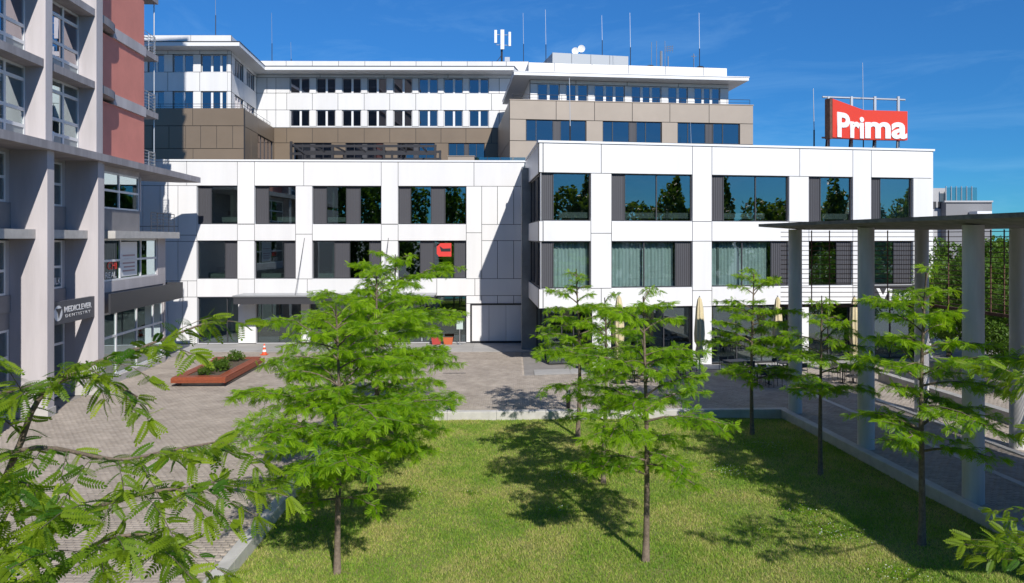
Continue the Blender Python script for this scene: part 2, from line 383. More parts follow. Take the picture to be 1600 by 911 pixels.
def in_lawn(x, y):
    return (10.2 < y < 29.05 + 0.03*(x+6.4) + .33) and (-6.42 - 0.019*(y-10.4) - .1 < x < 14.0 + dX*y + .42)
setts = []
yy = 12.0; r = 0
while yy < 47.2:
    x = -22.5 + (SW/2 if r % 2 else 0)
    while x < 27:
        u = U0 + F*x/yy; v = V0 + F*CH/yy
        xl = -19.9 - 0.091*(yy-33.5) 
        ok = -120 < u < 1720 and v < 990 and not in_lawn(x, yy) and x > xl
        if yy > 45.2 and x < 2: ok = False
        if yy > 37.5 + .16*max(0, x-1.5) and x > 0.6: ok = False
        if ok: setts.append((x, yy))
        x += SW
    yy += SD; r += 1
setts.sort(key=lambda p: (p[1] if (-100 < U0+F*p[0]/p[1] < 1700 and V0+F*CH/p[1] < 911) else 99+p[1]))
near = [p for p in setts if p[0] < -6.6][:225] + [p for p in setts if p[0] > 12][:75]
ns_ = set(near)
for (x, y) in near:
    o = bpy.data.objects.new('paving_stone', sett_mesh)
    place(o, paving, Matrix.Translation((x, y, random.uniform(-.004, .004))) @ Matrix.Rotation(random.gauss(0, .006), 4, 'X') @ Matrix.Rotation(random.gauss(0, .02), 4, 'Z'))
rest = [p for p in setts if p not in ns_]
N = len(rest); P = np.array(rest); k = len(sv)
V = np.repeat(sv[None], N, 0)
V[:, :, 2] += RNG.uniform(-.004, .004, (N, 1)) + V[:, :, 1] * RNG.normal(0, .018, (N, 1)) + V[:, :, 0] * RNG.normal(0, .012, (N, 1))
V[:, :, 0] += P[:, None, 0]; V[:, :, 1] += P[:, None, 1]
Fq = (np.array(sf)[None] + (np.arange(N)*k)[:, None, None]).reshape(-1, 4)
def quad_mesh(name, verts, quads, m, tint=None, nper=4, attr='tint'):
    me = bpy.data.meshes.new(name); nv = len(verts); nf = len(quads)
    me.vertices.add(nv); me.vertices.foreach_set('co', np.asarray(verts, dtype=np.float32).ravel())
    me.loops.add(nf*nper); me.loops.foreach_set('vertex_index', np.asarray(quads, dtype=np.int32).ravel())
    me.polygons.add(nf); me.polygons.foreach_set('loop_start', np.arange(0, nf*nper, nper, dtype=np.int32))
    me.update(calc_edges=True)
    if tint is not None:
        a = me.attributes.new(attr, 'FLOAT', 'POINT'); a.data.foreach_set('value', np.asarray(tint, dtype=np.float32).ravel())
    me.materials.append(m); return me
M_sett2 = M_sett.copy(); M_sett2.name = 'paving_stone_field'
t_ = M_sett2.node_tree; p_ = t_.nodes['Principled BSDF']; at_ = [n for n in t_.nodes if n.type == 'ATTRIBUTE'][0]
mu = t_.nodes.new('ShaderNodeVectorMath'); mu.operation = 'SCALE'; t_.links.new(p_.inputs['Base Color'].links[0].from_socket, mu.inputs[0])
t_.links.new(at_.outputs['Fac'], mu.inputs['Scale']); t_.links.new(mu.outputs[0], p_.inputs['Base Color'])
me = quad_mesh('paving_stones', V.reshape(-1, 3), Fq, M_sett2, np.repeat(RNG.uniform(.9, 1.1, N), k), attr='tone')
o = place(bpy.data.objects.new('paving_stones', me), paving); o['kind'] = 'stuff'
# pale slabs along the facades and behind the lawn
apron = bpy.data.objects.new('pavement', None); place(apron, None); apron['kind'] = 'structure'
def slab_row(x0, x1, y0, y1, step, slope=0.0, m=M_concl, z=0.006):
    n = max(1, round((x1-x0)/step)); st = (x1-x0)/n
    for i in range(n):
        a = x0 + st*i + .006; b = x0 + st*(i+1) - .006
        mb = MB(); q = [(a, y0+slope*(a-x0)), (b, y0+slope*(b-x0)), (b, y1+slope*(b-x0)), (a, y1+slope*(a-x0))]
        mb.prism(q, -0.02, z); mb.build('paving_slab', m, apron)
M_slabp = random_tint(mat('pale_paving_slab', (0.40, 0.385, 0.365), 0.85, var=0.08, vscale=1.2), 0.06)
slab_row(-24.5, 1.4, 45.25, 46.7, 1.95, m=M_slabp); slab_row(-24.5, 1.4, 46.71, 48.9, 1.95, m=M_slabp)
slab_row(1.2, 27, 37.6, 39.0, 2.0, slope=.16, m=M_slabp)

# ================================================================== OFFICE BUILDING
ob = thing('office_building', 'white clad office block with bronze upper storeys behind the lawn', 'building', (0, 50, 0))
T1, B1, T2, B2, G0 = 10.90, 8.25, 7.12, 4.48, 3.25
WL = Wall((-27.0, 48.18), (0.92, 49.0)); FL = Facade(WL, ob, M_white)
CB = TOPZ - 0.12
e1 = [200, 223, 250, 278, 307.5]; 
# top band
FL.row([210, 291.6, 370.8], T1, CB); FL.pu(370.8, 397.6, B1+.02, CB); FL.row([397.6, 474.5, 595.6], T1, CB); FL.pu(595.6, 622, B1+.02, CB)
FL.row([622, 740.6], T1, CB); FL.pu(740.6, 819.6, T1, CB)
# left blank wall
for a, b in zip([205, 223, 250, 278], [223, 250, 278, 307.5]):
    FL.pu(a, b, B1-.15 if a != 278 else B1-.75, T1); FL.pu(a, b, T2-.05, B1-.15 if a != 278 else B1-.75) if True else 0
    FL.pu(a, b, B2-.12, T2-.05)
FL.row([205, 250, 293, 372], G0, B2-.12+.12) if False else None
FL.pu(205, 250, G0, B2-.12); FL.pu(250, 293, G0, B2-.12); FL.pu(293, 307.5, G0, B2-.12)
FL.row([307.5, 372], G0, B2)
for a, b in zip([205, 235, 262, 285], [235, 262, 285, 308]): FL.pu(a, b, 0.05, G0)
# band 2
FL.row([307.5, 384.6], T2, B1) if False else None
FL.pu(307.5, 370.8, T2, B1); FL.pu(370.8, 397.6, T2, B1); FL.pu(397.6, 461.8, T2, B1)
FL.pu(461.8, 488, T2+.45, T1); FL.pu(461.8, 488, B2, T2+.45); FL.row([488, 608.6], T2, B1) if False else None
FL.pu(488, 595.6, T2, B1); FL.pu(595.6, 622, T2, B1); FL.pu(622, 728.5, T2, B1)
# piers row 1/2
FL.pu(370.8, 397.6, B2, T2); FL.pu(595.6, 622, B2, T2)
FL.pu(728.5, 752.6, T2+.55, T1); FL.pu(728.5, 752.6, B2, T2+.55)
for a, b in zip([752.6, 777.3, 802.6], [777.3, 802.6, 822.5]):
    FL.pu(a, b, B1, T1); FL.pu(a, b, B2, T2); FL.pu(a, b, 2.75, G0+.05)
FL.pu(752.6, 822.5, T2, B1); FL.pu(742, 822.5, G0+.05, B2); FL.pu(682.5, 742, G0+.05, B2)
FL.row([372, 397.6, 480, 590, 682.5], G0+.05, B2)
# ground piers
for a, b in ((372, 400), (470, 484), (590, 604)): FL.pu(a, b, 0.05, G0+.05)
FL.pu(728.5, 752.6, 2.75, G0+.05); FL.pu(728.5, 735, 0.05, 2.75); FL.pu(819.5, 822.5, 0.05, 2.75)
FL.done()
# coping
cube_obj('coping', (-3, -0.06, CB+.003), (WL.len+.05, 0.5, TOPZ), M_white_trim, ob, WL.M)
g, l = 'g', 'l'
def LW(u0, u1, z0, z1, cells, **k): return window(WL, ob, WL.s_(u0), WL.s_(u1), z0, z1, cells, lining=M_white_trim, **k)
LW(307.5, 370.8, B1, T1, [(20, l), (43, g)]); LW(397.6, 461.8, B1, T1, [(20, l), (44, g)])
LW(488, 595.6, B1, T1, [(20, l), (32, g), (22, l), (33, g)]); LW(622, 728.5, B1, T1, [(18, l), (33, g), (22, l), (33, g)])
LW(307.5, 370.8, B2, T2, [(43, g), (20, l)]); LW(397.6, 461.8, B2, T2, [(46, g), (18, l)])
LW(488, 595.6, B2, T2, [(33, g), (24, l), (32, g), (18, l)]); LW(622, 728.5, B2, T2, [(34, g), (22, l), (33, g), (18, l)])
for a, b, c in ((308, 372, [(45, g), (18, g)]), (400, 470, [(35, g), (35, g)]), (484, 590, [(30, g), (30, g), (30, g)]), (604, 728.5, [(40, g), (3, 'o'), (52, g)])):
    LW(a, b, 0.05, G0-.02 if b < 380 else G0+.03, c, name='glazed_front')
# framed white perforated doors in the corner
def garage():
    W = WL; s0, s1 = W.s_(735), W.s_(819.5); b = MB()
    b.box((s0, -.05, 0.02), (s0+.1, .1, 2.75), W.M).box((s1-.1, -.05, 0.02), (s1, .1, 2.75), W.M).box((s0+.1, -.05, 2.65), (s1-.1, .1, 2.75), W.M).box((s0+.1, -.05, 0.02), (s1-.1, .1, .14), W.M)
    f = b.build('door_frame', M_black, ob)
    n = 3; st = (s1-s0-.2)/n
    for i in range(n): cube_obj('door_leaf', (s0+.1+st*i+.01, 0.0, .15), (s0+.1+st*(i+1)-.01, .05, 2.645), M_white, f, W.M)
garage()
# entrance canopy with tie rods
def canopy():
    W = WL; s0, s1 = W.s_(382), W.s_(682); b = MB()
    b.box((s0, -2.3, 3.42), (s1, -.02, 3.52), W.M); b.build('canopy_roof', M_galv, ob)
    b = MB(); b.box((s0+.05, -2.22, 2.95), (s1-.05, -2.12, 3.415), W.M); b.box((s0+.05, -2.115, 2.95), (s0+.14, -.02, 3.415), W.M); b.box((s1-.14, -2.115, 2.95), (s1-.05, -.02, 3.415), W.M)
    b.build('canopy_fascia', M_dark, ob)
    for u in (476, 607):
        s = W.s_(u); r = MB(); r.tube([W.M @ Vector((s, -.02, 7.3)), W.M @ Vector((s-.05, -2.2, 3.53))], .018, 6); r.build('tie_rod', M_steel, ob)
canopy()
# right block: front wall and side wall
WR = Wall((1.5, 38.9), (25.62, 42.8)); FR = Facade(WR, ob, M_white)
def R(u): return WR.s_(u)
RT = TOPZ
FR.panel(0, R(939.5), T1+.03, RT-.12); FR.row([939.5, 1082], T1+.03, RT-.12); FR.pu(1082, 1112.4, B1, RT-.12)
FR.row([1112.4, 1249.6], T1+.03, RT-.12); FR.pu(1249.6, 1332.6, T1+.03, RT-.12); FR.pu(1332.6, 1361.5, B1, RT-.12); FR.pu(1361.5, 1457, T1+.03, RT-.12)
FR.pu(923.3, 955.6, T2+.45, T1+.03); FR.pu(923.3, 955.6, B2, T2+.45)
FR.panel(0, R(923.3), T2, B1); FR.row([955.6, 1097.5, 1240], T2, B1) if False else None
FR.pu(955.6, 1082, T2, B1); FR.pu(1082, 1112.4, T2, B1); FR.pu(1112.4, 1233, T2, B1)
FR.pu(1233, 1264, B1, T1+.03); FR.pu(1233, 1264, T2, B1); FR.pu(1233, 1264, B2, T2)
FR.pu(1264, 1332.6, T2, B1); FR.pu(1332.6, 1361.5, T2, B1); FR.pu(1361.5, 1457, T2, B1)
FR.pu(1082, 1112.4, B2-.2, T2); FR.pu(1332.6, 1361.5, B2, T2)
FR.pu(1427, 1457, B1, T1+.03); FR.pu(1427, 1457, B2, T2)
FR.panel(0, R(939.5), G0+.15, B2); FR.row([939.5, 1082], G0+.15, B2); FR.pu(1082, 1112.4, G0+.1, B2-.2); FR.row([1112.4, 1233, 1332.6], G0+.15, B2)
FR.pu(1332.6, 1361.5, G0+.15, B2); 
FR.pu(1361.5, 1432, G0+.1, B2, M_dark); FR.pu(1432, 1457, G0+.15, B2)
for a, b in ((925, 955), (1082, 1112.4), (1235, 1264), (1333, 1361), (1430, 1457)): FR.pu(a, b, .02, G0+.1)
FR.done()
WS = Wall((0.92, 49.0), (1.497, 38.86)); FS = Facade(WS, ob, M_white, thick=.25)
Ls = WS.len
for z0, z1 in ((T1+.03, RT-.12), (T2, B1), (G0+.15, B2)):
    FS.panel(0.02, Ls*.5, z0, z1); FS.panel(Ls*.5, Ls-.06, z0, z1)
FS.panel(0.02, .5, B1, T1+.03); FS.panel(0.02, .5, B2, T2)
FS.done()
for z0, z1 in ((B1, T1+.03), (B2, T2)):
    window(WS, ob, .55, Ls-.35, z0, z1, [(3, g), (1, l), (3, g), (3, g), (1, l), (3, g)], gm=M_glassr, rec=.12)
cube_obj('coping', (-.06, -0.06, RT-.117), (WR.len+.06, 0.5, RT), M_white_trim, ob, WR.M)
cube_obj('coping', (.55, -0.055, RT-.116), (Ls-.08, 0.45, RT-.001), M_white_trim, ob, WS.M)
def RW(u0, u1, z0, z1, cells, **k):
    s0 = R(u0) if u0 > 851 else 0.12
    return window(WR, ob, s0, R(u1), z0, z1, cells, lining=M_white_trim, gm=M_glassr if z0 > 8 else (M_glassc if k.get('curtain') else M_glass), rec=.16, **k)
RW(850, 923.3, B1, T1+.03, [(17, l), (55, g)]); RW(955.6, 1082, B1, T1+.03, [(20, l), (50, g), (54, g)]); RW(1112.4, 1233, B1, T1+.03, [(18, l), (51, g), (50, g)])
RW(1264, 1332.6, B1, T1+.03, [(19, l), (48, g)]); RW(1361.5, 1427, B1, T1+.03, [(15, l), (49, g)])
RW(850, 923.3, B2, T2, [(17, l), (55, g)], curtain=True); RW(955.6, 1082, B2, T2, [(51, g), (51, g), (24, l)], curtain=True)
RW(1112.4, 1233, B2, T2, [(48, g), (47, g), (25, l)], curtain=True)
RW(1264, 1332.6, B2, T2, [(46, g), (22, l)]); RW(1361.5, 1427, B2, T2, [(38, g), (27, l)])
for a, b, c in ((955, 1082, [(1, g), (1, g), (1, g)]), (1112.4, 1235, [(1, g), (1, g), (1, g)]), (1264, 1333, [(1, g), (1, g)]), (1361, 1430, [(1, g), (1, g)])):
    window(WR, ob, R(a), R(b), .05, G0+.1, c, name='glazed_front', rec=.25)
# recessed ground floor glazing under the corner
WG = Wall(WR.xy(0.9, 1.6), WR.xy(R(925)+.1, 1.6)); window(WG, ob, 0, WG.len, .05, G0+.1, [(1, g)]*3, name='glazed_front', rec=0)
WG2 = Wall(WL.xy(WL.len+.3, .2), WR.xy(0.9, 1.6)); window(WG2, ob, 0.05, WG2.len-.05, .05, G0+.1, [(1, g)]*5, name='glazed_front', rec=0)
# cafe lettering on the dark panel
text_obj('lettering', 'Vine', WR, R(1369), 3.55, -.012, R(1424)-R(1369), .74, M_white_sign, ob, offset=.03)
# floors, back walls, roofs (interiors are real rooms)
def ipoly(z0, z1, m, name, inset=0.36):
    a = WL.xy(-3, inset); b = WL.xy(WL.len+.3, inset); c = WR.xy(.33, inset); d = WR.xy(WR.len-.35, inset); e = WR.xy(WR.len-.35, 14)
    pts = [a, (b[0]+.35, b[1]), c, d, e, (e[0], 62), (a[0], 62)]
    mb = MB(); mb.prism(pts, z0, z1); return mb.build(name, m, ob)
ipoly(TOPZ-.75, TOPZ-.65, M_tar, 'roof'); ipoly(T1+.35, T1+.4, M_int_c, 'ceiling'); ipoly(B1-.35, B1-.25, M_int_f, 'floor_slab'); ipoly(T2+.2, T2+.24, M_int_c, 'ceiling')
ipoly(B2-.5, B2-.4, M_int_f, 'floor_slab'); ipoly(G0+.55, G0+.6, M_int_c, 'ceiling')
cube_obj('back_wall', (-3, 6.6, 0), (WL.len+1.5, 6.8, TOPZ-.8), M_int_w, ob, WL.M)
cube_obj('back_wall', (.3, 7.2, 0), (WR.len-.4, 7.4, TOPZ-.8), M_int_w, ob, WR.M)
for s in (7.5, 14.5, 21.5): cube_obj('partition', (s, .5, 0), (s+.12, 6.5, TOPZ-.8), M_int_w, ob, WL.M)
for s in (3.4, 10.7, 17.2): cube_obj('partition', (s, .5, 0), (s+.12, 7.1, TOPZ-.8), M_int_w, ob, WR.M)
WE = Wall((25.62, 42.8), (27.0, 56)); cube_obj('end_wall', (0.02, 0.01, 0), (13, .3, TOPZ-.002), M_white, ob, WE.M)
# ---- upper storeys, rear wing
Z = dict(tan=19.06, w1b=22.75, w1t=24.40, w2b=19.22, w2t=20.96, tb=15.60, tt=17.45, eb=24.75, et=25.10, at=26.45)
WB = Wall((-27.3, 75.0), (-.9, 75.3)); FB = Facade(WB, ob, M_white, gap=.05)
pairs = [(453, 483.5), (494, 524), (534.6, 564), (574, 604), (614.6, 644), (654, 684), (693.6, 723), (733, 763.6)]
jn = [401, 431, 448, 488, 528, 569, 609, 649.6, 689, 728, 768, 800]
for z0, z1 in ((Z['w1t'], Z['eb']), (Z['w2t'], Z['w1b'])): FB.row(jn if z0 < 22 else [401, 500, 600, 700, 800], z0, z1)
FB.row([401, 417, 431, 453], Z['w1b'], Z['w1t']); FB.row([401, 417, 431, 453], Z['tan']+.02, Z['w2t'])
FB.pu(453, 764, Z['tan']+.02, Z['w2b'])
for z0, z1 in ((Z['w1b'], Z['w1t']), (Z['w2b'], Z['w2t'])):
    for (a, b), (c, d) in zip(pairs[:-1], pairs[1:]): FB.pu(b, c, z0, z1)
    FB.row([763.6, 780, 800], z0 if z0 > 22 else Z['tan']+.02, z1)
    for a, b in pairs: window(WB, ob, WB.s_(a), WB.s_(b), z0, z1, [(16, g), (14, g)], fm=M_white_trim, gm=M_glassu, fw=.07, mull=.22, rec=.15)
tw = [(459, 517.6), (540, 599), (621, 679), (700.7, 757)]
FB.row([428, 448, 488, 528, 569, 609, 649.6, 689, 728, 768, 800], Z['tt'], Z['tan'], M_bronze)
for a, b in ((428, 459), (517.6, 540), (599, 621), (679, 700.7), (757, 800)): FB.pu(a, b, Z['tb'], Z['tt'], M_bronze)
FB.row([428, 528, 609, 700, 800], 12.0, Z['tb'], M_bronze)
for a, b in tw: window(WB, ob, WB.s_(a), WB.s_(b), Z['tb'], Z['tt'], [(2, g), (2, g), (1.2, 'l'), (2, g), (2, g)], gm=M_glassu, rec=.12)
FB.done()
# wing front, setback white
WW = Wall((-36.0, 65.5), (-26.18, 65.5)); FW = Facade(WW, ob, M_white, gap=.05)
wp = [(231, 256), (270, 301.6), (314, 354)]
for z0, z1 in ((Z['w1t'], Z['eb']), (Z['w2t'], Z['w1b'])): FW.row([205, 262, 312, 360], z0, z1)
for z0, z1 in ((Z['w1b'], Z['w1t']), (Z['w2b'], Z['w2t'])):
    for a, b in ((205, 231), (256, 270), (301.6, 314), (354, 360)): FW.pu(a, b, z0, z1)
    for a, b in wp: window(WW, ob, WW.s_(a), WW.s_(b), z0, z1, [(15, g), (14, g)] if b < 350 else [(15, g), (14, g), (8, g)], fm=M_white_trim, gm=M_glassu, fw=.06, mull=.2, rec=.15)
FW.done()
WWs = Wall((-26.18, 65.5), (-27.2, 75.0)); FWs = Facade(WWs, ob, M_white, gap=.05)
for z0, z1 in ((Z['w1t'], Z['eb']), (Z['w2t'], Z['w1b'])): FWs.panel(0.03, 4.5, z0, z1); FWs.panel(4.5, WWs.len, z0, z1)
for z0, z1 in ((Z['w1b'], Z['w1t']), (Z['w2b'], Z['w2t'])):
    for a, b in ((.03, 1.4), (4.4, 5.6), (8.6, WWs.len)): FWs.panel(a, b, z0, z1)
    for a, b in ((1.4, 4.4), (5.6, 8.6)): window(WWs, ob, a, b, z0, z1, [(1, g), (1, g), (1, g)], fm=M_white_trim, gm=M_glassu, mull=.1, rec=.12)
FWs.done()
WT = Wall((-36.5, 63.7), (-24.3, 63.7)); FT = Facade(WT, ob, M_bronze, gap=.05)
FT.row([200, 301, 381], 17.46, Z['tan']); FT.row([200, 238, 264, 290, 313.5, 338.5, 363.5, 381], 15.4, 17.46); FT.row([200, 301.6, 381], 12, 15.4); FT.done()
WTs = Wall((-24.3, 63.7), (-25.35, 75.0)); FTs = Facade(WTs, ob, M_bronze, gap=.05)
FTs.panel(0.03, 5.2, 17.46, Z['tan']); FTs.panel(5.2, WTs.len, 17.46, Z['tan']); FTs.panel(.03, 2.5, 12, 17.46); FTs.panel(2.5, 4.9, 12, 17.46); FTs.panel(4.9, WTs.len, 12, Z['tb']-.5); FTs.panel(10.9, WTs.len, Z['tb']-.5, 17.46)
FTs.done()
window(WTs, ob, 4.9, 10.9, Z['tb']-.5, 17.46, [(1, g)]*4, gm=M_glassu, rec=.1)
def slab_poly(name, pts, z0, z1, m): mb = MB(); mb.prism(pts, z0, z1); return mb.build(name, m, ob)
# eaves (one L-shaped roof slab), attic, terrace floors
slab_poly('eave', [(-38.2, 63.9), (-24.75, 63.9), (-25.6, 73.0), (.2, 73.1), (1.3, 78), (-38.2, 78)], Z['eb'], Z['et'], M_white_trim)
slab_poly('eave_cap', [(-38.2, 63.86), (-24.71, 63.86), (-25.56, 72.96), (.25, 73.06), (1.35, 78.1), (-38.2, 78.1)], Z['et']+.003, Z['et']+.07, M_dark)
WA = Wall((-38.0, 66.4), (-26.5, 66.4)); FA = Facade(WA, ob, M_white, gap=.05, thick=.2); FA.panel(.02, 3.9, Z['et']+.08, Z['at']); FA.panel(3.9, 7.7, Z['et']+.08, Z['at']); FA.panel(7.7, WA.len, Z['et']+.08, Z['at']); FA.done()
WA2 = Wall((-26.5, 66.4), (-27.5, 76.0)); FA = Facade(WA2, ob, M_white, gap=.05, thick=.2); FA.panel(.03, 4.8, Z['et']+.08, Z['at']); FA.panel(4.8, WA2.len, Z['et']+.08, Z['at']); FA.done()
WA3 = Wall((-27.5, 76.0), (2.2, 76.3)); FA = Facade(WA3, ob, M_white, gap=.05, thick=.2); FA.row([403, 447, 488, 529, 570, 610, 650, 690, 730, 769, 791, 826], Z['et']+.08, Z['at']); FA.done()
slab_poly('terrace_floor', [(-37, 63.8), (-24.5, 63.8), (-25.5, 74.9), (-37, 74.9)], Z['tan']-.95, Z['tan']-.85, M_tar)
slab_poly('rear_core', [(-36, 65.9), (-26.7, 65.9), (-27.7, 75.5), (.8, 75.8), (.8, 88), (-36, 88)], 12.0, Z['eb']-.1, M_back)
slab_poly('rear_roof', [(-37.9, 66.7), (-26.9, 66.7), (-27.8, 76.4), (1.9, 76.6), (1.9, 88), (-37.9, 88)], Z['et']+.08, Z['at']-.3, M_tar)
rail(ob, [(-37, 64.1, Z['tan']), (-24.6, 64.1, Z['tan']), (-25.6, 74.5, Z['tan'])], .45, 2.4, M_steel, 2)
# ---- right upper block
WT2 = Wall((-.2, 59.9), (21.42, 62.5)); F2 = Facade(WT2, ob, M_tan, gap=.05)
F2.row([796.3, 869, 929, 988, 1046.7, 1108, 1177], Z['tt']-.02, Z['tan'])
for a, b in ((796.3, 822), (916, 942), (1034, 1059), (1156, 1177)): F2.pu(a, b, Z['tb'], Z['tt']-.02)
F2.row([796.3, 916, 1046.7, 1177], 12.0, Z['tb']); F2.done()
for a, b in ((822, 916), (942, 1034), (1059, 1156)):
    window(WT2, ob, WT2.s_(a), WT2.s_(b), Z['tb'], Z['tt']-.02, [(14, g), (25, g), (11, l), (14, g), (23, g)], gm=M_glassu, rec=.12)
WT3 = Wall((-1.5, 74.9), (-.2, 59.93)); F2s = Facade(WT3, ob, M_tan, gap=.05); 
F2s.panel(0, 7, 12, 15.6); F2s.panel(7, WT3.len-.06, 12, 15.6); F2s.panel(0, 7, 15.6, Z['tan']); F2s.panel(7, WT3.len-.06, 15.6, Z['tan']); F2s.done()
WT4 = Wall((21.42, 62.5), (20.0, 78)); cube_obj('end_wall', (.06, 0.01, 12), (15, .3, Z['tan']-.002), M_tan, ob, WT4.M)
cube_obj('coping', (-.02, -.04, Z['tan']+.003), (WT2.len+.04, .4, Z['tan']+.07), M_tan, ob, WT2.M)
WW2 = Wall((1.6, 62.35), (19.85, 64.5)); F3 = Facade(WW2, ob, M_white, gap=.05)
wps = [(840, 874, 2), (884.5, 918.5, 2), (929, 976, 3), (987, 1033, 3), (1044, 1074.5, 2), (1085, 1125, 3)]
ed = [828.3] + [x for p in wps for x in p[:2]] + [1138.5]
z0, z1 = 18.5, 21.0
for i in range(0, len(ed), 2): F3.pu(ed[i], ed[i+1], z0, z1)
F3.row([828.3, 900, 980, 1060, 1138.5], z1, 21.35); F3.done()
for a, b, n in wps: window(WW2, ob, WW2.s_(a), WW2.s_(b), z0, z1, [(1, g)]*n, fm=M_white_trim, gm=M_glassu, mull=.24, rec=.1)
WW3 = Wall((.6, 74.9), (1.6, 62.38)); F4 = Facade(WW3, ob, M_white, gap=.05); F4.panel(0, 6, 18.5, 21.35); F4.panel(6, WW3.len-.06, 18.5, 21.35); F4.done()
WW4 = Wall((19.85, 64.5), (18.9, 77)); cube_obj('end_wall', (.06, 0.01, 18.2), (12, .3, 21.35), M_white, ob, WW4.M)
slab_poly('eave', [(.17, 60.6), (21.15, 62.85), (19.9, 78), (-1.0, 74.0)], 21.36, 21.62, M_white_trim)
slab_poly('eave_cap', [(.13, 60.56), (21.2, 62.81), (19.95, 78.05), (-1.05, 74.05)], 21.623, 21.70, M_white)
WA4 = Wall((1.5, 64.5), (20.5, 66.8)); F5 = Facade(WA4, ob, M_white, gap=.05); F5.row([825.5, 866, 925, 982, 1040, 1099, 1136], 21.71, 23.42); F5.done()
WA5 = Wall((.7, 75), (1.5, 64.53)); F6 = Facade(WA5, ob, M_white, gap=.05); F6.panel(0, WA5.len-.06, 21.71, 23.42); F6.done()
slab_poly('roof', [(1.7, 64.9), (20.2, 67.1), (19.4, 78), (.9, 75)], 22.6, 23.1, M_tar)
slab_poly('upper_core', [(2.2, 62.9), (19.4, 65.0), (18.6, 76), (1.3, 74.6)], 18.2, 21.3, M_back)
slab_poly('terrace_floor', [(.2, 60.3), (21.1, 62.8), (19.8, 76), (-1.1, 74)], 18.1, 18.2, M_tar)
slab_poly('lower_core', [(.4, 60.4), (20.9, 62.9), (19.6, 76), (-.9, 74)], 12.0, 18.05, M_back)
rail(ob, [WT2.xy(.3, .25)+(Z['tan'],), WT2.xy(WT2.len-.2, .25)+(Z['tan'],)], .55, 2.2, M_steel, 2)
# grey plant room on the roof
pr = MB(); WPn = Wall(at(863, 90, 70)[:2], at(982, 90, 71.5)[:2]); M_plant = mat('plant_room_cladding', (0.42, 0.45, 0.48), .5)
for i in range(4): cube_obj('roof_panel', (WPn.len*i/4+.02, 0, 23.0), (WPn.len*(i+1)/4-.02, .1, 25.75), M_plant, ob, WPn.M)
cube_obj('plant_room', (0.03, .11, 23.0), (WPn.len-.03, 5, 25.74), M_plant, ob, WPn.M)

# ================================================================== ROOF EQUIPMENT (things standing on the roofs)
RODT = [(337, -30, 55, 68, 26.1, 'left wing roof above the corner eave'), (425, 20, 92, 78, 26.1, 'long rear roof just right of the wing'), (455, 66, 93, 80, 26.1, 'rear roof, the shortest and faintest'),
        (818, 20, 95, 78, 26.0, 'rear roof just right of the phone mast'), (853, 15, 97, 67, 23.0, 'right roof left of the grey plant room'), (941, 24, 82, 73, 25.7, 'grey plant room'),
        (985, 20, 98, 68, 23.0, 'right roof at the plant room corner'), (1093, 20, 102, 69, 23.0, 'right roof near its far end')]
def rod(u, v0, v1, D, zb, label, thick=0.04):
    b = at(u, 0, D); zt = zat(v0, D)
    t = thing('lightning_rod', label, 'lightning rod', (b.x, b.y, zb), 'lightning rods on the roofs')
    h = zt - zb; zm = zb + h*.45
    m = MB(); m.tube([(b.x, b.y, zb), (b.x, b.y, zm)], thick, 6); m.build('mast', M_steel, t)
    m = MB(); m.tube([(b.x, b.y, zm), (b.x-.05, b.y, zt)], [thick*.6, thick*.4], 5); m.build('tip', M_galv, t)
    m = MB(); m.lathe([(.0, zb+.16), (.22, zb+.12), (.25, zb), (0, zb)], 10, (b.x, b.y)); m.build('base', M_conc, t)
for u, v0, v1, D, zb, l_ in RODT: rod(u, v0, v1, D, zb, 'thin lightning rod on the ' + l_)
rod(891, 122, 219, 46, 12.05, 'tall thin lightning rod on the front roof before the bronze windows', .045)
rod(1080, 190, 222, 44, 12.05, 'short thin lightning rod rising behind the middle of the front parapet', .02)
rod(1272, 138, 223, 45, 12.05, 'thin lightning rod just left of the red rooftop sign', .045)
rod(1349, 98, 172, 46, 12.05, 'thin lightning rod rising behind the fold of the red sign', .035)
def phone_mast():
    D = 74; p = at(784, 0, D+3); x, y = p.x, p.y; zb = 26.15
    t = thing('phone_mast', 'mobile phone mast with three white panel antennas on the rear roof', 'antenna mast', (x, y, zb))
    Y = y; m = MB(); m.tube([(x, Y, zb), (x, Y, zat(48, Y))], .11, 8); m.tube([(x-.9, Y, zb), (x, Y, zat(86, Y))], .04, 5); m.tube([(x-.1, Y+1, zb), (x, Y, zat(84, Y))], .04, 5); m.build('mast', M_steel, t)
    m = MB()
    for v in (54, 70): m.tube([at(775, v, Y), at(797, v+1, Y)], .04, 6)
    m.build('bracket', M_galv, t)
    for u, v0, v1, w_ in ((774.5, 47, 67, .14), (785, 46.5, 77, .2), (796.5, 50, 72, .13)):
        a = at(u, v1, Y-.3); c = at(u, v0, Y-.3); q = MB(); q.box((a.x-w_, Y-.35, a.z), (a.x+w_, Y-.15, c.z)); q.build('panel_antenna', M_white_sign, t)
    a = at(793, 95, Y); q = MB(); q.box((a.x-.3, Y-.2, zb), (a.x+.25, Y+.2, zb+.9)); q.build('equipment_box', M_galv, t)
phone_mast()
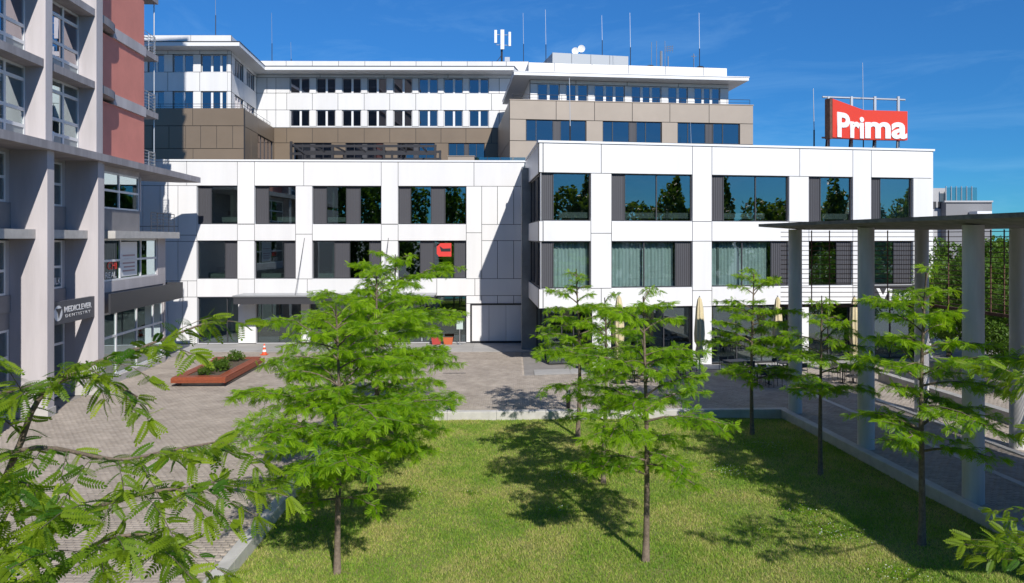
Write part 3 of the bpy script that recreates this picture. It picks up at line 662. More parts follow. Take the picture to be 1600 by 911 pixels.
def dish(u, v, D, r, label):
    c = at(u, v, D); t = thing('satellite_dish', label, 'satellite dish', (c.x, c.y+.4, 25.7), 'satellite dishes')
    m = MB(); n = 20; vs = [(c.x, c.y+.12, c.z)]; fs = []
    for k, (rr, dy) in enumerate(((.5, .09), (1, 0))):
        for i in range(n): a = 2*math.pi*i/n; vs.append((c.x+r*rr*math.cos(a), c.y+dy, c.z+r*rr*math.sin(a)))
    fs = [(0, 1+i, 1+(i+1) % n) for i in range(n)] + [(1+i, 1+n+i, 1+n+(i+1) % n, 1+(i+1) % n) for i in range(n)]
    m.add(vs, fs); m.build('reflector', M_white_sign, t, smooth=True)
    m = MB(); m.tube([(c.x, c.y+.14, c.z), (c.x, c.y+.4, c.z-.1), (c.x, c.y+.4, 25.7)], .04, 6); m.build('mount', M_galv, t)
    m = MB(); m.tube([(c.x, c.y+.02, c.z-r), (c.x, c.y-.5, c.z-.1)], .02, 5); m.build('feed_arm', M_galv, t)
dish(899, 79.5, 71.5, .36, 'white satellite dish on the plant room, the lower left one'); dish(908.5, 76, 72.5, .38, 'white satellite dish on the plant room, the higher right one')
def aerial_cluster():
    D = 70; p = at(1033, 0, D); zb = 23.1
    t = thing('aerial_cluster', 'cluster of grey aerials and a yagi antenna on the right roof', 'antenna', (p.x, p.y, zb))
    for u, v0, r in ((1018, 66, .03), (1026, 64, .03), (1039, 64, .03), (1033, 80, .14), (1044, 88, .06)):
        a = at(u, v0, D); m = MB(); m.tube([(a.x, D, zb), (a.x, D, a.z)], r, 6); m.build('mast', M_galv, t)
    m = MB()
    for dv in (74, 77, 80): m.tube([at(1039, dv, D), at(1052, dv-2, D)], .025, 4)
    for du in (1043, 1047, 1051): m.tube([at(du, 71, D), at(du, 82, D)], .02, 4)
    m.build('yagi', M_galv, t)
aerial_cluster()
def small_aerial():
    D = 70; a = at(1084, 84, D); t = thing('small_aerial', 'short white aerial with crossbar near the end of the right roof', 'antenna', (a.x, D, 23.1))
    m = MB(); m.tube([(a.x, D, 23.1), a], .05, 6); m.build('mast', M_galv, t); m = MB(); m.tube([at(1080, 88, D), at(1088, 88, D)], .03, 5); m.build('crossbar', M_galv, t)
small_aerial()
for u, D, lab in ((1016, 68, 'dark roof vent left of the aerial cluster'), (1094, 68.4, 'dark roof vent at the foot of the last lightning rod')):
    a = at(u, 0, D); m = MB(); m.lathe([(.0, 24.0), (.3, 23.95), (.55, 23.7), (.6, 23.5), (.35, 23.5), (.35, 23.1)], 14, (a.x, a.y)); props(m.build('roof_vent', M_steel, smooth=True), lab, 'roof vent', 'roof vents')
# roof terrace steel frame and furniture
def terrace_frame():
    t = thing('terrace_pergola', 'low dark steel pergola frame on the white podium roof', 'pergola', (-10, 55, 12.05))
    D = 52
    for u in (455, 520, 600, 680):
        m = MB(); a = at(u, 0, D); m.box((a.x-.08, D-.08, 12.05), (a.x+.08, D+.08, zat(221, D) if u < 460 else zat(226, D))); m.build('post', M_steel, t)
        m = MB(); m.box((a.x-.08, D+3.4, 12.05), (a.x+.08, D+3.56, zat(226, D))); m.build('post', M_steel, t)
    for v, Y in ((228, D), (240, D), (228, D+3.5), (240, D+3.5)):
        a = at(455, v, D); b = at(680, v, D); m = MB(); z = zat(v, D); m.box((a.x-.1, Y-.05, z-.1), (b.x+.1, Y+.05, z+.08)); m.build('beam', M_steel, t)
    m = MB(); m.tube([at(457, 226, D-.1), at(479, 242, D-.1)], .07, 6); m.build('brace', M_steel, t)
    for u in (488, 522, 556, 590, 624, 658):
        a = at(u, 0, D); z = zat(228, D); m = MB(); m.box((a.x-.04, D+.06, z-.06), (a.x+.04, D+3.44, z+.06)); m.build('rafter', M_steel, t)
terrace_frame()
def planter_box(u0, u1, D, h, name, label, m_):
    a = at(u0, 0, D); b = at(u1, 0, D); q = MB(); q.box((a.x, D, 12.05), (b.x, D+.8, 12.05+h)); return props(q.build(name, m_), label, 'planter')
t = thing('glass_balustrade', 'low glass balustrade on the podium roof beside the corner', 'balustrade', (-1.5, 51, 12.05))
for i in range(4):
    u0 = 742+20*i; a = at(u0, 0, 51); b = at(u0+19, 0, 51); cube_obj('pane', (a.x, 51, 12.1), (b.x, 51.02, 13.15), M_glass, t); cube_obj('post', (a.x-.03, 50.98, 12.05), (a.x-.01, 51.04, 13.2), M_steel, t)
a = at(700, 0, 53); b = at(741, 0, 53); q = MB(); q.box((a.x, 53, 12.05), (b.x, 53.9, 13.45)); q.box((a.x-.05, 52.95, 13.45), (b.x+.05, 53.95, 13.5)); props(q.build('timber_planter', M_tan), 'low tan box planter on the podium roof terrace', 'planter')

# ================================================================== PRIMA SIGN
def prima():
    D0, D1 = 43.2, 44.6
    a = at(1301, 0, D0); f = at(1350, 0, D1); e = at(1418, 0, D1+1.0)
    t = thing('roof_sign', 'red folded rooftop sign reading Prima on a steel frame', 'sign', (f.x, f.y, 12.05))
    W1 = Wall(a[:2], f[:2]); W2 = Wall(f[:2], e[:2])
    def board(W, zt0, zt1, zb0, zb1):
        m = MB(); L_ = W.len; th = .35
        vs = [(0,0,zb0),(L_,0,zb1),(L_,0,zt1),(0,0,zt0),(0,th,zb0),(L_,th,zb1),(L_,th,zt1),(0,th,zt0)]
        m.add([W.M @ Vector(p) for p in vs], [(0,1,2,3),(5,4,7,6),(4,0,3,7),(1,5,6,2),(3,2,6,7),(4,5,1,0)]); return m.build('sign_board', M_red_sign, t)
    zt0, zf, zb0, zbf = zat(154, D0), zat(172, D1), zat(214.5, D0), zat(218, D1)
    zt2, zb2 = zat(174, D1+1), zat(219, D1+1)
    board(W1, zt0, zf, zb0, zbf); board(W2, zf, zt2, zbf, zb2)
    # letters: sheared to follow the boards
    def letters(body, W, s0, s1, zl0, zl1, zr0, zr1):
        me = text_mesh(body, 1.0, M_white_sign, extrude=.02, offset=.032, spacing=1.0)
        n = len(me.vertices); co = np.empty(n*3); me.vertices.foreach_get('co', co); co = co.reshape(-1, 3); lo, hi = co.min(0), co.max(0)
        fx = (co[:, 0]-lo[0])/(hi[0]-lo[0]); fy = (co[:, 1]-lo[1])/(hi[1]-lo[1])
        y = (1-fx)*(zl0+(zl1-zl0)*fy) + fx*(zr0+(zr1-zr0)*fy); out = np.stack([s0+(s1-s0)*fx, y, co[:, 2]], 1)
        me.vertices.foreach_set('co', out.ravel()); me.update()
        o = bpy.data.objects.new('letters', me); place(o, t, W.M @ Matrix.Translation((0, -.03, 0)) @ Matrix.Rotation(math.radians(90), 4, 'X'))
    letters('Pri', W1, W1.s_(1307.5), W1.len-.06, zat(213.5, D0), zat(174, D0), zat(216.8, D1), zat(181.5, D1))
    letters('ma', W2, .05, W2.len-.08, zbf+.06, zat(190.5, D1), zb2+.06, zat(191.5, D1+1))
    m = MB(); m.box((-.25, 0, zb0-.1), (-.02, .36, zt0), W1.M); m.build('side_panel', M_rust, t)
    m = MB(); p = at(1285, 151.5, 46.2); q = at(1414, 156, 46.2); m.tube([p, q], .07, 6); m.tube([at(1284, 215, 46.2), at(1414, 219, 46.2)], .06, 6); m.build('top_tube', M_galv, t)
    for u in (1294, 1330, 1366.5, 1403):
        c = at(u, 0, 46.2); m = MB(); m.box((c.x-.07, 46.1, 12.05), (c.x+.07, 46.24, zat(151, 46.2))); m.build('post', M_galv, t)
        m = MB(); m.tube([(c.x-.75, 45.0, 12.05), (c.x-.05, 46.1, zat(190, 46.2))], .06, 5); m.build('strut', M_steel, t)
prima()

# ================================================================== LEFT BUILDING
lb = thing('apartment_building', 'grey and red apartment block with projecting concrete fins at the left edge', 'building', (-24, 35, 0))
WF = Wall((-16.25-.091*20, 20), (-16.25-.091*46, 46))      # line of the fin ends (t = 0); depth d inward
def LS(Y): return (Y-20)*math.hypot(1, .091)
# fins full height
for Y0, Y1 in ((28.65, 29.15), (32.8, 33.4), (24.5, 25.0)):
    cube_obj('fin', (LS(Y0), 0.05, 0.35), (LS(Y1), 3.5, 10.88), M_render, lb, WF.M)
    cube_obj('fin', (LS(Y0), 0.12, 11.22), (LS(Y1), 3.5, 24.5), M_render, lb, WF.M)
    cube_obj('plinth', (LS(Y0)-.05, 0.0, 0.0), (LS(Y1)+.05, 3.5, 0.345), M_concl, lb, WF.M)
# canopy slab at z 10.9-11.2
s_end = LS(45.6)
m = MB()
m.prism([(0, -.22), (s_end, -.22), (s_end, 1.2), (LS(42), 6), (0, 6)], 10.88, 11.22, WF.M); m.build('canopy_slab', M_slab, lb)
# window bays between the fins below the canopy
def lwin(y0, y1, z0, z1, d, cells, **k):
    return window(WF, lb, LS(y0), LS(y1), z0, z1, cells, fm=M_pvc, rec=d, fw=.09, mull=.11, **k)
def lwall(y0, y1, z0, z1, d, m=M_render, th=.3, name='wall'): return cube_obj(name, (LS(y0), d, z0), (LS(y1), d+th, z1), m, lb, WF.M)
for y0, y1 in ((29.16, 32.79), (25.01, 28.64)):
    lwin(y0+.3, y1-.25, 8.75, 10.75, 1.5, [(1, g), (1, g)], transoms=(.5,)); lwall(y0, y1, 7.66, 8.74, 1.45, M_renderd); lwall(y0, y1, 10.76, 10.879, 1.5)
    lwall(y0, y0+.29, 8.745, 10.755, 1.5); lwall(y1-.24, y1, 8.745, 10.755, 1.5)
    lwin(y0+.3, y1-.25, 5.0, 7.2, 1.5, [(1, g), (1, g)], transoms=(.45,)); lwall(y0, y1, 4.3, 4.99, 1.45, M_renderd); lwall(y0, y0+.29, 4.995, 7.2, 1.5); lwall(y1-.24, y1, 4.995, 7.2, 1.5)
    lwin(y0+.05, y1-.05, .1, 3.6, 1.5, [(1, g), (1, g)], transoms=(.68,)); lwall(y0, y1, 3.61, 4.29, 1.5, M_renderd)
    cube_obj('balcony_slab', (LS(y0), .5, 7.28), (LS(y1), 3.0, 7.655), M_concl, lb, WF.M)
    rail(lb, [WF.xy(LS(y0+.1), 1.2)+(7.66,), WF.xy(LS(y0+1.2), 1.2)+(7.66,)], 1.0, 1.0, M_steel, 5)
# stretch beyond the second fin: flush bays d=.6
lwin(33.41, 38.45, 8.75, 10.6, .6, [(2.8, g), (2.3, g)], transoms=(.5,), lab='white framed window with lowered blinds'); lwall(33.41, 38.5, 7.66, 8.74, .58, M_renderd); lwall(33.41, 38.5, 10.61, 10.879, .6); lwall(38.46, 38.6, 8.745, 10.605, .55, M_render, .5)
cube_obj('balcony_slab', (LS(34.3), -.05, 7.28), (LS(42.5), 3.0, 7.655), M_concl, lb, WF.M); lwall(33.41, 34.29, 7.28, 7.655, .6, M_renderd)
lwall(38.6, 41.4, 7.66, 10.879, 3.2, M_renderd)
cube_obj('wall', (LS(38.46), 1.06, 7.66), (LS(38.6), 3.2, 10.879), M_render, lb, WF.M)
rail(lb, [WF.xy(LS(38.9), .15)+(7.66,), WF.xy(LS(42.2), .15)+(7.66,)], 1.05, .9, M_steel, 6)
lwin(33.41, 40.8, 5.15, 7.27, .6, [(2.8, g), (2.4, g), (2.0, g)], transoms=(.48,)); lwall(33.41, 41.7, 4.62, 5.14, .56, M_render); lwall(40.81, 41.7, 5.145, 7.275, .56, M_render)
cube_obj('end_wall', (LS(41.71), .56, 0), (LS(41.95), 4.5, 7.279), M_render, lb, WF.M)
cube_obj('fascia', (LS(33.7), -.1, 3.66), (LS(42.9), .0, 4.62), M_dark, lb, WF.M); cube_obj('fascia_return', (LS(42.78), .003, 3.66), (LS(42.9), 3.0, 4.62), M_dark, lb, WF.M)
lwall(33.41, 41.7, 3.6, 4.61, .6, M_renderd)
lwin(33.41, 41.6, .35, 3.59, .6, [(1, g), (1, g), (.9, g), (.5, g)], transoms=(.62,)); lwall(33.41, 41.7, 0, .34, .45, M_concl)
lwall(33.41, 38.4, 10.2, 10.5, .78, M_white_trim, .02, 'blind')
# window lettering
text_obj('lettering', 'CHI', WF, LS(34.95), 5.72, .625, 1.0, .40, mat('letter_red', (.7, .03, .02), .5), lb, offset=.02, extrude=.003)
text_obj('lettering', 'REAL', WF, LS(34.75), 5.30, .625, 1.15, .3, M_white_sign, lb, extrude=.003)
text_obj('lettering', 'ILK', WF, LS(31.95), 5.2, 1.52, .5, .3, M_white_sign, lb, extrude=.003)
for i in range(5):
    if i < 5: cube_obj('window_lettering_line', (LS(36.6+.12*(i % 2)), .622, 6.35-.2*i), (LS(38.0), .629, 6.43-.2*i), mat('faded_lettering', (.45, .3, .3), .6) if i == 0 else bpy.data.materials['faded_lettering'], lb, WF.M)
cube_obj('notice_sheet', (LS(36.4), .632, 5.3), (LS(38.3), .64, 7.1), M_white_trim, lb, WF.M)
# sign board between the fins
sb = thing('dental_sign', 'dark grey sign board reading MEDICLEVER DENTISTRY between the fins', 'sign', WF.xy(LS(30.5), .2)+(3.6,))
cube_obj('board', (LS(29.3), .2, 3.64), (LS(32.78), .38, 4.60), mat('sign_grey', (.075, .08, .095), .5), sb, WF.M)
text_obj('lettering', 'MEDICLEVER', WF, LS(30.2), 4.10, .19, 2.3, .26, M_white_sign, sb, offset=.02, extrude=.004)
text_obj('lettering', 'DENTISTRY', WF, LS(30.3), 3.88, .19, 2.1, .13, M_white_sign, sb, extrude=.004, spacing=1.4)
m = MB(); c = Vector((LS(29.72), .19, 4.12)); n = 20
m.add([WF.M @ (c + Vector((.33*math.cos(6.283*i/n), 0, .33*math.sin(6.283*i/n)))) for i in range(n)], [tuple(range(n))]); m.build('logo_disc', M_white_trim, sb)
m = MB(); m.add([WF.M @ (c + Vector(p)) for p in ((-.22,-.01,.2),(.26,-.01,.2),(.12,-.01,-.02),(.02,-.01,-.24),(-.06,-.01,.04))], [(0,1,2,3,4)]); m.build('logo_mark', M_dark, sb)
# upper storeys
for k in range(4):
    zf = 11.22 + 3.37*k; zc = zf + 3.37 - .33
    for y0, y1 in ((29.16, 32.79), (25.01, 28.64)):
        window(WF, lb, LS(y0), LS(y1), zf+.01, zc-.01, [(1, 'p'), (1, 'p'), (1.1, 'p')], fm=M_pvc, rec=.9, fw=.09, mull=.14, transoms=(.2, .42, .82), gm=M_glassu if k else M_glass)
        cube_obj('balcony_slab', (LS(y0), .18, zc), (LS(y1), 3.0, zc+.33), M_slab, lb, WF.M)
    # red wall with floor band
    cube_obj('red_wall', (LS(33.41), .72, zf+.01), (LS(39.4), 1.1, zc-.21), M_red, lb, WF.M)
    cube_obj('floor_band', (LS(35.6), .62, zc-.205), (LS(39.42), 1.2, zc+.33), M_render, lb, WF.M)
    cm = MB(); q = [(LS(33.41), 1.2)] + [(LS(33.41 + 2.15*i/8), .2 + .42*(1-math.sqrt(max(0, 1-(i/8)**2)))) for i in range(9)] + [(LS(35.59), .70), (LS(35.59), 1.2)]
    cm.prism(q, zc-.05, zc+.33, WF.M); cm.build('curved_slab', M_slab, lb)
    # end balconies
    cube_obj('balcony_slab', (LS(39.43), .75, zc+.0), (LS(41.4), 3.2, zc+.33), M_slab, lb, WF.M)
    rail(lb, [WF.xy(LS(39.45), .85)+(zf,), WF.xy(LS(41.2), .85)+(zf,), WF.xy(LS(41.2), 3.1)+(zf,)], 1.05, 1.0, M_galv, 6)
    pm = MB(); p0 = WF.xy(LS(41.3), .95); pm.tube([(p0[0], p0[1], zf), (p0[0], p0[1], zc)], .035, 6); pm.build('balcony_post', M_galv, lb)
    cube_obj('end_wall', (LS(39.1), 1.12, zf), (LS(39.4), 4.0, zc-.001), M_render, lb, WF.M)
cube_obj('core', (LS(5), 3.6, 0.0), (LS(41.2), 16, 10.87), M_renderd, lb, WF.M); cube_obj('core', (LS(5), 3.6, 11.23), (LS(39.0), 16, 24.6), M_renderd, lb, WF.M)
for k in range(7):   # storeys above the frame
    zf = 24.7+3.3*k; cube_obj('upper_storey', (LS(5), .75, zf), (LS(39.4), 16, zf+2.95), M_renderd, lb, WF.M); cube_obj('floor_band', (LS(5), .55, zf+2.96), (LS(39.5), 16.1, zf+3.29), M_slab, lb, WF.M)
# little pots / blinds for life
m = MB(); m.lathe([(.0, 11.23), (.14, 11.23), (.2, 11.75), (.18, 11.8), (0, 11.78)], 12, WF.xy(LS(29.7), .55)); props(m.build('white_pot', M_white_sign, smooth=True), 'tall white flower pot on the window ledge above the canopy', 'flower pot')

# ================================================================== PERGOLA
pg = thing('pergola', 'tall concrete pergola with round columns and thin flat roof beside the lawn', 'pergola', (14, 25, 0))
def pc(c, Y): return (c + dX*Y, Y)
ce, cr, ye = 13.5, 21.6, 30.6
top = [pc(ce, 6), pc(ce, ye), pc(cr, ye), pc(cr, 6)]; mid = [pc(ce+1.4, 6), pc(ce+1.4, ye-1.2), pc(cr-1.2, ye-1.2), pc(cr-1.2, 6)]
m = MB(); vs = [(*p, 7.91) for p in top] + [(*p, 7.79) for p in top] + [(*p, 7.64) for p in mid]
m.add(vs, [(3,2,1,0),(0,1,5,4),(1,2,6,5),(2,3,7,6),(3,0,4,7),(4,5,9,8),(5,6,10,9),(6,7,11,10),(7,4,8,11),(8,9,10,11)])
m.build('roof_slab', M_roofc, pg)
for c in (14.55, 19.85):
    for Y in (29.5, 24.5, 19.5, 14.5, 9.5):
        if c > 15 and Y < 19: continue
        x, y = pc(c, Y); m = MB(); m.lathe([(.275, -.05), (.27, .3), (.265, 7.3), (.265, 7.66)], 28, (x, y)); m.build('column', M_column, pg, smooth=True)
sc = thing('slatted_screen', 'rust brown horizontal steel slat screen hanging behind the pergola columns', 'screen', (20, 30, 4.3), None)
Ws1 = Wall(pc(14.4, 30.45), pc(21.0, 30.45)); Ws2 = Wall(pc(21.0, 30.42), pc(21.0, 9)) 
zb = 4.36
for W, n_p in ((Ws1, (1269, 1297, 1388, 1449)), (Ws2, (1480, 1546, 1567))):
    for i in range(16):
        z = zb + .2*(i+1) - .02; cube_obj('slat', (0, 0, z), (W.len, .03, z+.028), M_rust, sc, W.M)
    cube_obj('bottom_rail', (-.02, -.03, zb-.05), (W.len+.02, .07, zb+.07), M_rust, sc, W.M)
    for u in n_p:
        s = W.s_(u); cube_obj('upright', (s-.02, .04, zb+.07), (s+.02, .07, 7.63), M_rust, sc, W.M)

# ================================================================== STREET FURNITURE
def bollard_proto():
    t = thing('bollard_light', 'x', 'bollard', (0, 0, 0), 'steel bollard lights')
    m = MB(); m.lathe([(.0, 0), (.09, 0), (.09, .58)], 16); m.build('post', mat('bollard_steel', (.12, .12, .125), .35, metal=.8), t, smooth=True)
    m = MB(); m.lathe([(.085, .58), (.085, .66)], 16); m.build('lens', M_white_sign, t, smooth=True)
    m = MB(); m.lathe([(.093, .66), (.093, .75), (.08, .76), (0, .76)], 16); m.build('cap', M_steel, t, smooth=True)
    return t
bp = bollard_proto()
for i, (u, v, lab) in enumerate(((706.5, 645, 'steel bollard light behind the back kerb, in the open'), (888, 637, 'steel bollard light behind the back kerb, partly behind the middle trees'), (516, 660, 'steel bollard light behind the dense left trees'))):
    o = bp if i == 0 else copy_tree(bp); p = px(u, v, .0); set_loc(o, p); o['label'] = lab
def timber_planter():
    # measured corners on the ground plane at the top height
    zt = .48
    A = px(268, 600, zt); B = px(352, 600, zt); C = px(407, 559, zt); 
    t = thing('timber_planter', 'long red brown timber planter bench with shrubs on the plaza', 'planter', (A.x, A.y, 0))
    A = Vector((-14.4, 34.2)); w_ = 2.75; ang = math.atan2(.9, 1) 
    A2 = px(268, 590, zt); B2_ = px(351, 590, zt); C2 = px(407, 557.5, zt)
    wv = Vector((B2_.x-A2.x, B2_.y-A2.y)); lv = Vector((C2.x-B2_.x, C2.y-B2_.y)); wl, ll = wv.length, lv.length
    M = Matrix(((wv.x/wl, lv.x/ll, 0, A2.x), (wv.y/wl, lv.y/ll, 0, A2.y), (0, 0, 1, 0), (0, 0, 0, 1)))
    k = .5; n = 3
    for i in range(n):
        o0, o1 = k*i/n+.008, k*(i+1)/n-.008
        for nm, a, b in (('plank', (0, o0), (wl, o1)), ('plank', (0, ll-o1), (wl, ll-o0)), ('plank', (o0, k), (o1, ll-k)), ('plank', (wl-o1, k), (wl-o0, ll-k))):
            cube_obj('plank', (a[0], a[1], zt-.05), (b[0], b[1], zt), M_wood, t, M)
    for i in range(2):
        z0, z1 = .2+.115*i, .2+.115*i+.108
        cube_obj('plank', (.0, -.035, z0+.01), (wl, -.002, z1+.01), M_wood, t, M); cube_obj('plank', (wl+.002, -.03, z0+.01), (wl+.035, ll, z1+.01), M_wood, t, M)
        cube_obj('plank', (-.035, -.03, z0+.01), (-.002, ll, z1+.01), M_wood, t, M)
    cube_obj('plinth', (.35, .35, 0.0), (wl-.35, ll-.35, .2), M_concl, t, M); cube_obj('soil', (k, k, .2), (wl-k, ll-k, .43), M_soil, t, M)
    return t, M, wl, ll
tp, TPM, tpw, tpl = timber_planter()
def cone():
    p = px(413, 554.5); t = thing('traffic_cone', 'orange and white traffic cone near the entrance', 'traffic cone', p)
    m = MB(); m.box((p.x-.2, p.y-.2, .01), (p.x+.2, p.y+.2, .05)); m.build('base', M_orange, t)
    prof = lambda z: .15-.115*(z-.05)/.65
    m = MB(); m.lathe([(prof(.05), .05), (prof(.2), .2)], 16, p[:2]); m.lathe([(prof(.34), .34), (prof(.48), .48)], 16, p[:2]); m.lathe([(prof(.58), .58), (prof(.7), .7), (0, .7)], 16, p[:2]); m.build('body', M_orange, t, smooth=True)
    for a, b in ((.2, .34), (.48, .58)):
        m = MB(); m.lathe([(prof(a), a), (prof(b), b)], 16, p[:2]); m.build('reflective_band', M_white_sign, t, smooth=True)
cone()
def info_stand():
    p = WL.M @ Vector((WL.s_(719), -.6, 0)); t = thing('information_stand', 'slim white information stand in front of the corner glazing', 'sign stand', p)
    m = MB(); m.lathe([(0, .0), (.2, .0), (.2, .03), (.03, .05), (.03, 1.1)], 12, p[:2]); m.build('stand', M_galv, t)
    m = MB(); m.box((p.x-.22, p.y-.03, 1.05), (p.x+.22, p.y+.01, 1.65)); m.build('sign_plate', mat('sign_pale', (.5, .6, .56), .4), t)
info_stand()
def flower_boxes():
    for i, (u, lab) in enumerate(((683, 'red flower box in front of the glazing, the left one'), (701, 'orange flower box in front of the glazing, the right one'))):
        p = WL.M @ Vector((WL.s_(u), -.5, 0)); t = thing('flower_box', lab, 'flower box', p, 'flower boxes by the entrance')
        m = MB(); w_, h = .34, .5; vs = [(p.x-w_*.8, p.y-.16, .012), (p.x+w_*.8, p.y-.16, .012), (p.x+w_*.8, p.y+.16, .012), (p.x-w_*.8, p.y+.16, .012), (p.x-w_, p.y-.2, h), (p.x+w_, p.y-.2, h), (p.x+w_, p.y+.2, h), (p.x-w_, p.y+.2, h)]
        m.add(vs, [(0,3,2,1),(4,5,6,7),(0,1,5,4),(1,2,6,5),(2,3,7,6),(3,0,4,7)]); m.build('box', mat('flower_box_red', (.45, .06, .05), .5) if i == 0 else mat('flower_box_orange', (.55, .13, .05), .5), t)
        cube_obj('soil', (p.x-w_+.03, p.y-.17, h+.001), (p.x+w_-.03, p.y+.17, h+.02), M_soil, t)
flower_boxes()
d = MB(); a = px(692, 583); b = px(728, 583); d.box((a.x, a.y-.06, -.02), (b.x, a.y+.06, .006)); props(d.build('drain_grate', M_steel), 'narrow dark drain grate set in the plaza paving', 'drain')
# red poster hanging behind an upper window
p = WL.M @ Vector((WL.s_(682), .42, zat(401, 48.9))); q = WL.M @ Vector((WL.s_(705), .42, zat(380, 48.9)))
po = thing('red_poster', 'ragged red poster on a dark middle floor window above the left trees', 'poster', p)
m = MB(); ww = (Vector((q.x, q.y, 0))-Vector((p.x, p.y, 0))).length
Mp = WL.M @ Matrix.Translation((WL.s_(682), .24, 0)); z0, z1 = p.z, q.z
m.add([Mp @ Vector(v) for v in ((.15, 0, z0), (ww, 0, z0), (ww, 0, z1), (.25, 0, z1), (0, 0, z1-.25), (0, 0, z0+.2))] + [Mp @ Vector(v) for v in ((.15, .01, z0), (ww, .01, z0), (ww, .01, z1), (.25, .01, z1), (0, .01, z1-.25), (0, .01, z0+.2))],
      [(0,1,2,3,4,5), (11,10,9,8,7,6)]+[(i, 6+i, 6+(i+1) % 6, (i+1) % 6) for i in range(6)]); m.build('sheet', mat('poster_red', (.7, .05, .04), .5), po)
m = MB(); m.add([Mp @ Vector(v) for v in ((.3, -.01, z0+.35), (ww-.05, -.01, z0+.35), (ww-.05, -.01, z0+.58), (.45, -.01, z0+.55), (.2, -.01, z1-.2))], [(0,1,2,3,4)]); m.build('dark_print', M_black, po)

# desks inside
def desk(W, s, z, lab, wd=1.5, d=1.0):
    t = thing('desk', lab, 'desk', W.xy(s, d)+(z,), 'office desks behind the windows')
    cube_obj('desktop', (s, d, z+.72), (s+wd, d+.7, z+.75), M_white_trim, t, W.M)
    cube_obj('front_panel', (s+.02, d-.025, z+.42), (s+wd-.02, d-.002, z+.748), M_white_trim, t, W.M)
    for a in (.04, wd-.1):
        for b in (.04, .62): cube_obj('leg', (s+a, d+b, z+.0), (s+a+.05, d+b+.05, z+.718), M_white_trim, t, W.M)
    return t
def monitor(W, s, z, lab, d=1.3):
    t = thing('monitor', lab, 'monitor', W.xy(s, d)+(z+.75,), 'computer screens on the desks')
    cube_obj('screen', (s, d, z+.87), (s+.55, d+.04, z+1.2), M_black, t, W.M); cube_obj('stand', (s+.22, d+.05, z+.752), (s+.33, d+.1, z+1.0), M_galv, t, W.M)
fz = B1-.245; fz2 = B2-.395
DS = [(WL, 343, fz, 'top floor, first window from the left'), (WL, 430, fz, 'top floor, second window from the left'), (WL, 510, fz, 'top floor, third window from the left'), (WL, 325, fz2, 'middle floor, first window from the left'),
      (WL, 405, fz2, 'middle floor, second window from the left'), (WL, 495, fz2, 'middle floor, third window from the left'), (WL, 684, fz2, 'middle floor, under the red poster'),
      (WR, 875, fz, 'top floor of the front block, its first window'), (WR, 980, fz, 'top floor of the front block, its second window, left pane'), (WR, 1035, fz, 'top floor of the front block, its second window, right pane'), (WR, 1135, fz, 'top floor of the front block, its third window'), (WR, 1290, fz, 'top floor of the front block, its fourth window')]
for W, u, z, lab in DS:
    s = W.s_(u); desk(W, s, z+.0, 'white desk on the ' + lab, 2.6 if W is WR else 1.4, .42); monitor(W, s+.3, z, 'black computer screen on the ' + lab, .7)

# ================================================================== CAFE TERRACE
def chair_proto():
    t = thing('cafe_chair', 'x', 'chair', (0, 0, 0), 'charcoal cafe chairs'); 
    m = MB(); m.box((-.22, -.22, .43), (.22, .22, .46)); m.build('seat', M_wicker, t)
    m = MB(); m.box((-.22, .2, .60), (.22, .225, .84)); m.build('backrest', M_wicker, t)
    for x, y in ((-.2, -.2), (.2, -.2), (-.2, .2), (.2, .2)):
        m = MB(); m.tube([(x*1.1, y*1.15, 0), (x, y, .44 if y < 0 else .86)], .014, 6); m.build('leg', M_wicker, t)
    for x in (-.22, .22):
        m = MB(); m.tube([(x, -.18, .43), (x, -.2, .64), (x, .2, .66)], .013, 6); m.build('armrest', M_wicker, t)
    return t
def table_proto():
    t = thing('cafe_table', 'x', 'table', (0, 0, 0), 'square cafe tables')
    m = MB(); m.box((-.6, -.38, .72), (.6, .38, .755)); m.build('tabletop', M_table, t)
    for x in (-.3, .3):
        m = MB(); m.tube([(x, 0, .02), (x, 0, .72)], .035, 8); m.build('leg', M_black, t)
        m = MB(); m.box((x-.04, -.28, 0), (x+.04, .28, .025)); m.build('foot', M_black, t)
    return t
cp, tp_ = chair_proto(), table_proto()
tabs = [(1192, 600, 'nearest the right lawn trees'), (1000, 596, 'behind the middle trees'), (1150, 585, 'against the dark glazing'), (1232, 588, 'behind the first column'),
        (1325, 598, 'between two columns'), (1060, 586, 'at the white pier'), (965, 590, 'left of the left umbrella')]
first_t = first_c = True
for i, (u, v, lab) in enumerate(tabs):
    p = px(u, v); rz = .1 + .1*i % .3
    o = tp_ if first_t else copy_tree(tp_); first_t = False; set_loc(o, p, rz); o['label'] = 'grey brown cafe table ' + lab
    for k, (dx, dy, a, w1) in enumerate(((-.3, -.62, math.pi, 'front left'), (.35, -.65, math.pi, 'front right'), (-.3, .62, 0, 'back left'), (.32, .6, 0, 'back right'))):
        c = cp if first_c else copy_tree(cp); first_c = False
        r = Matrix.Rotation(rz, 2); q = r @ Vector((dx, dy)); set_loc(c, (p.x+q.x, p.y+q.y, 0), rz + a + random.uniform(-.3, .3)); c['label'] = f'charcoal chair {w1} at the cafe table {lab}'
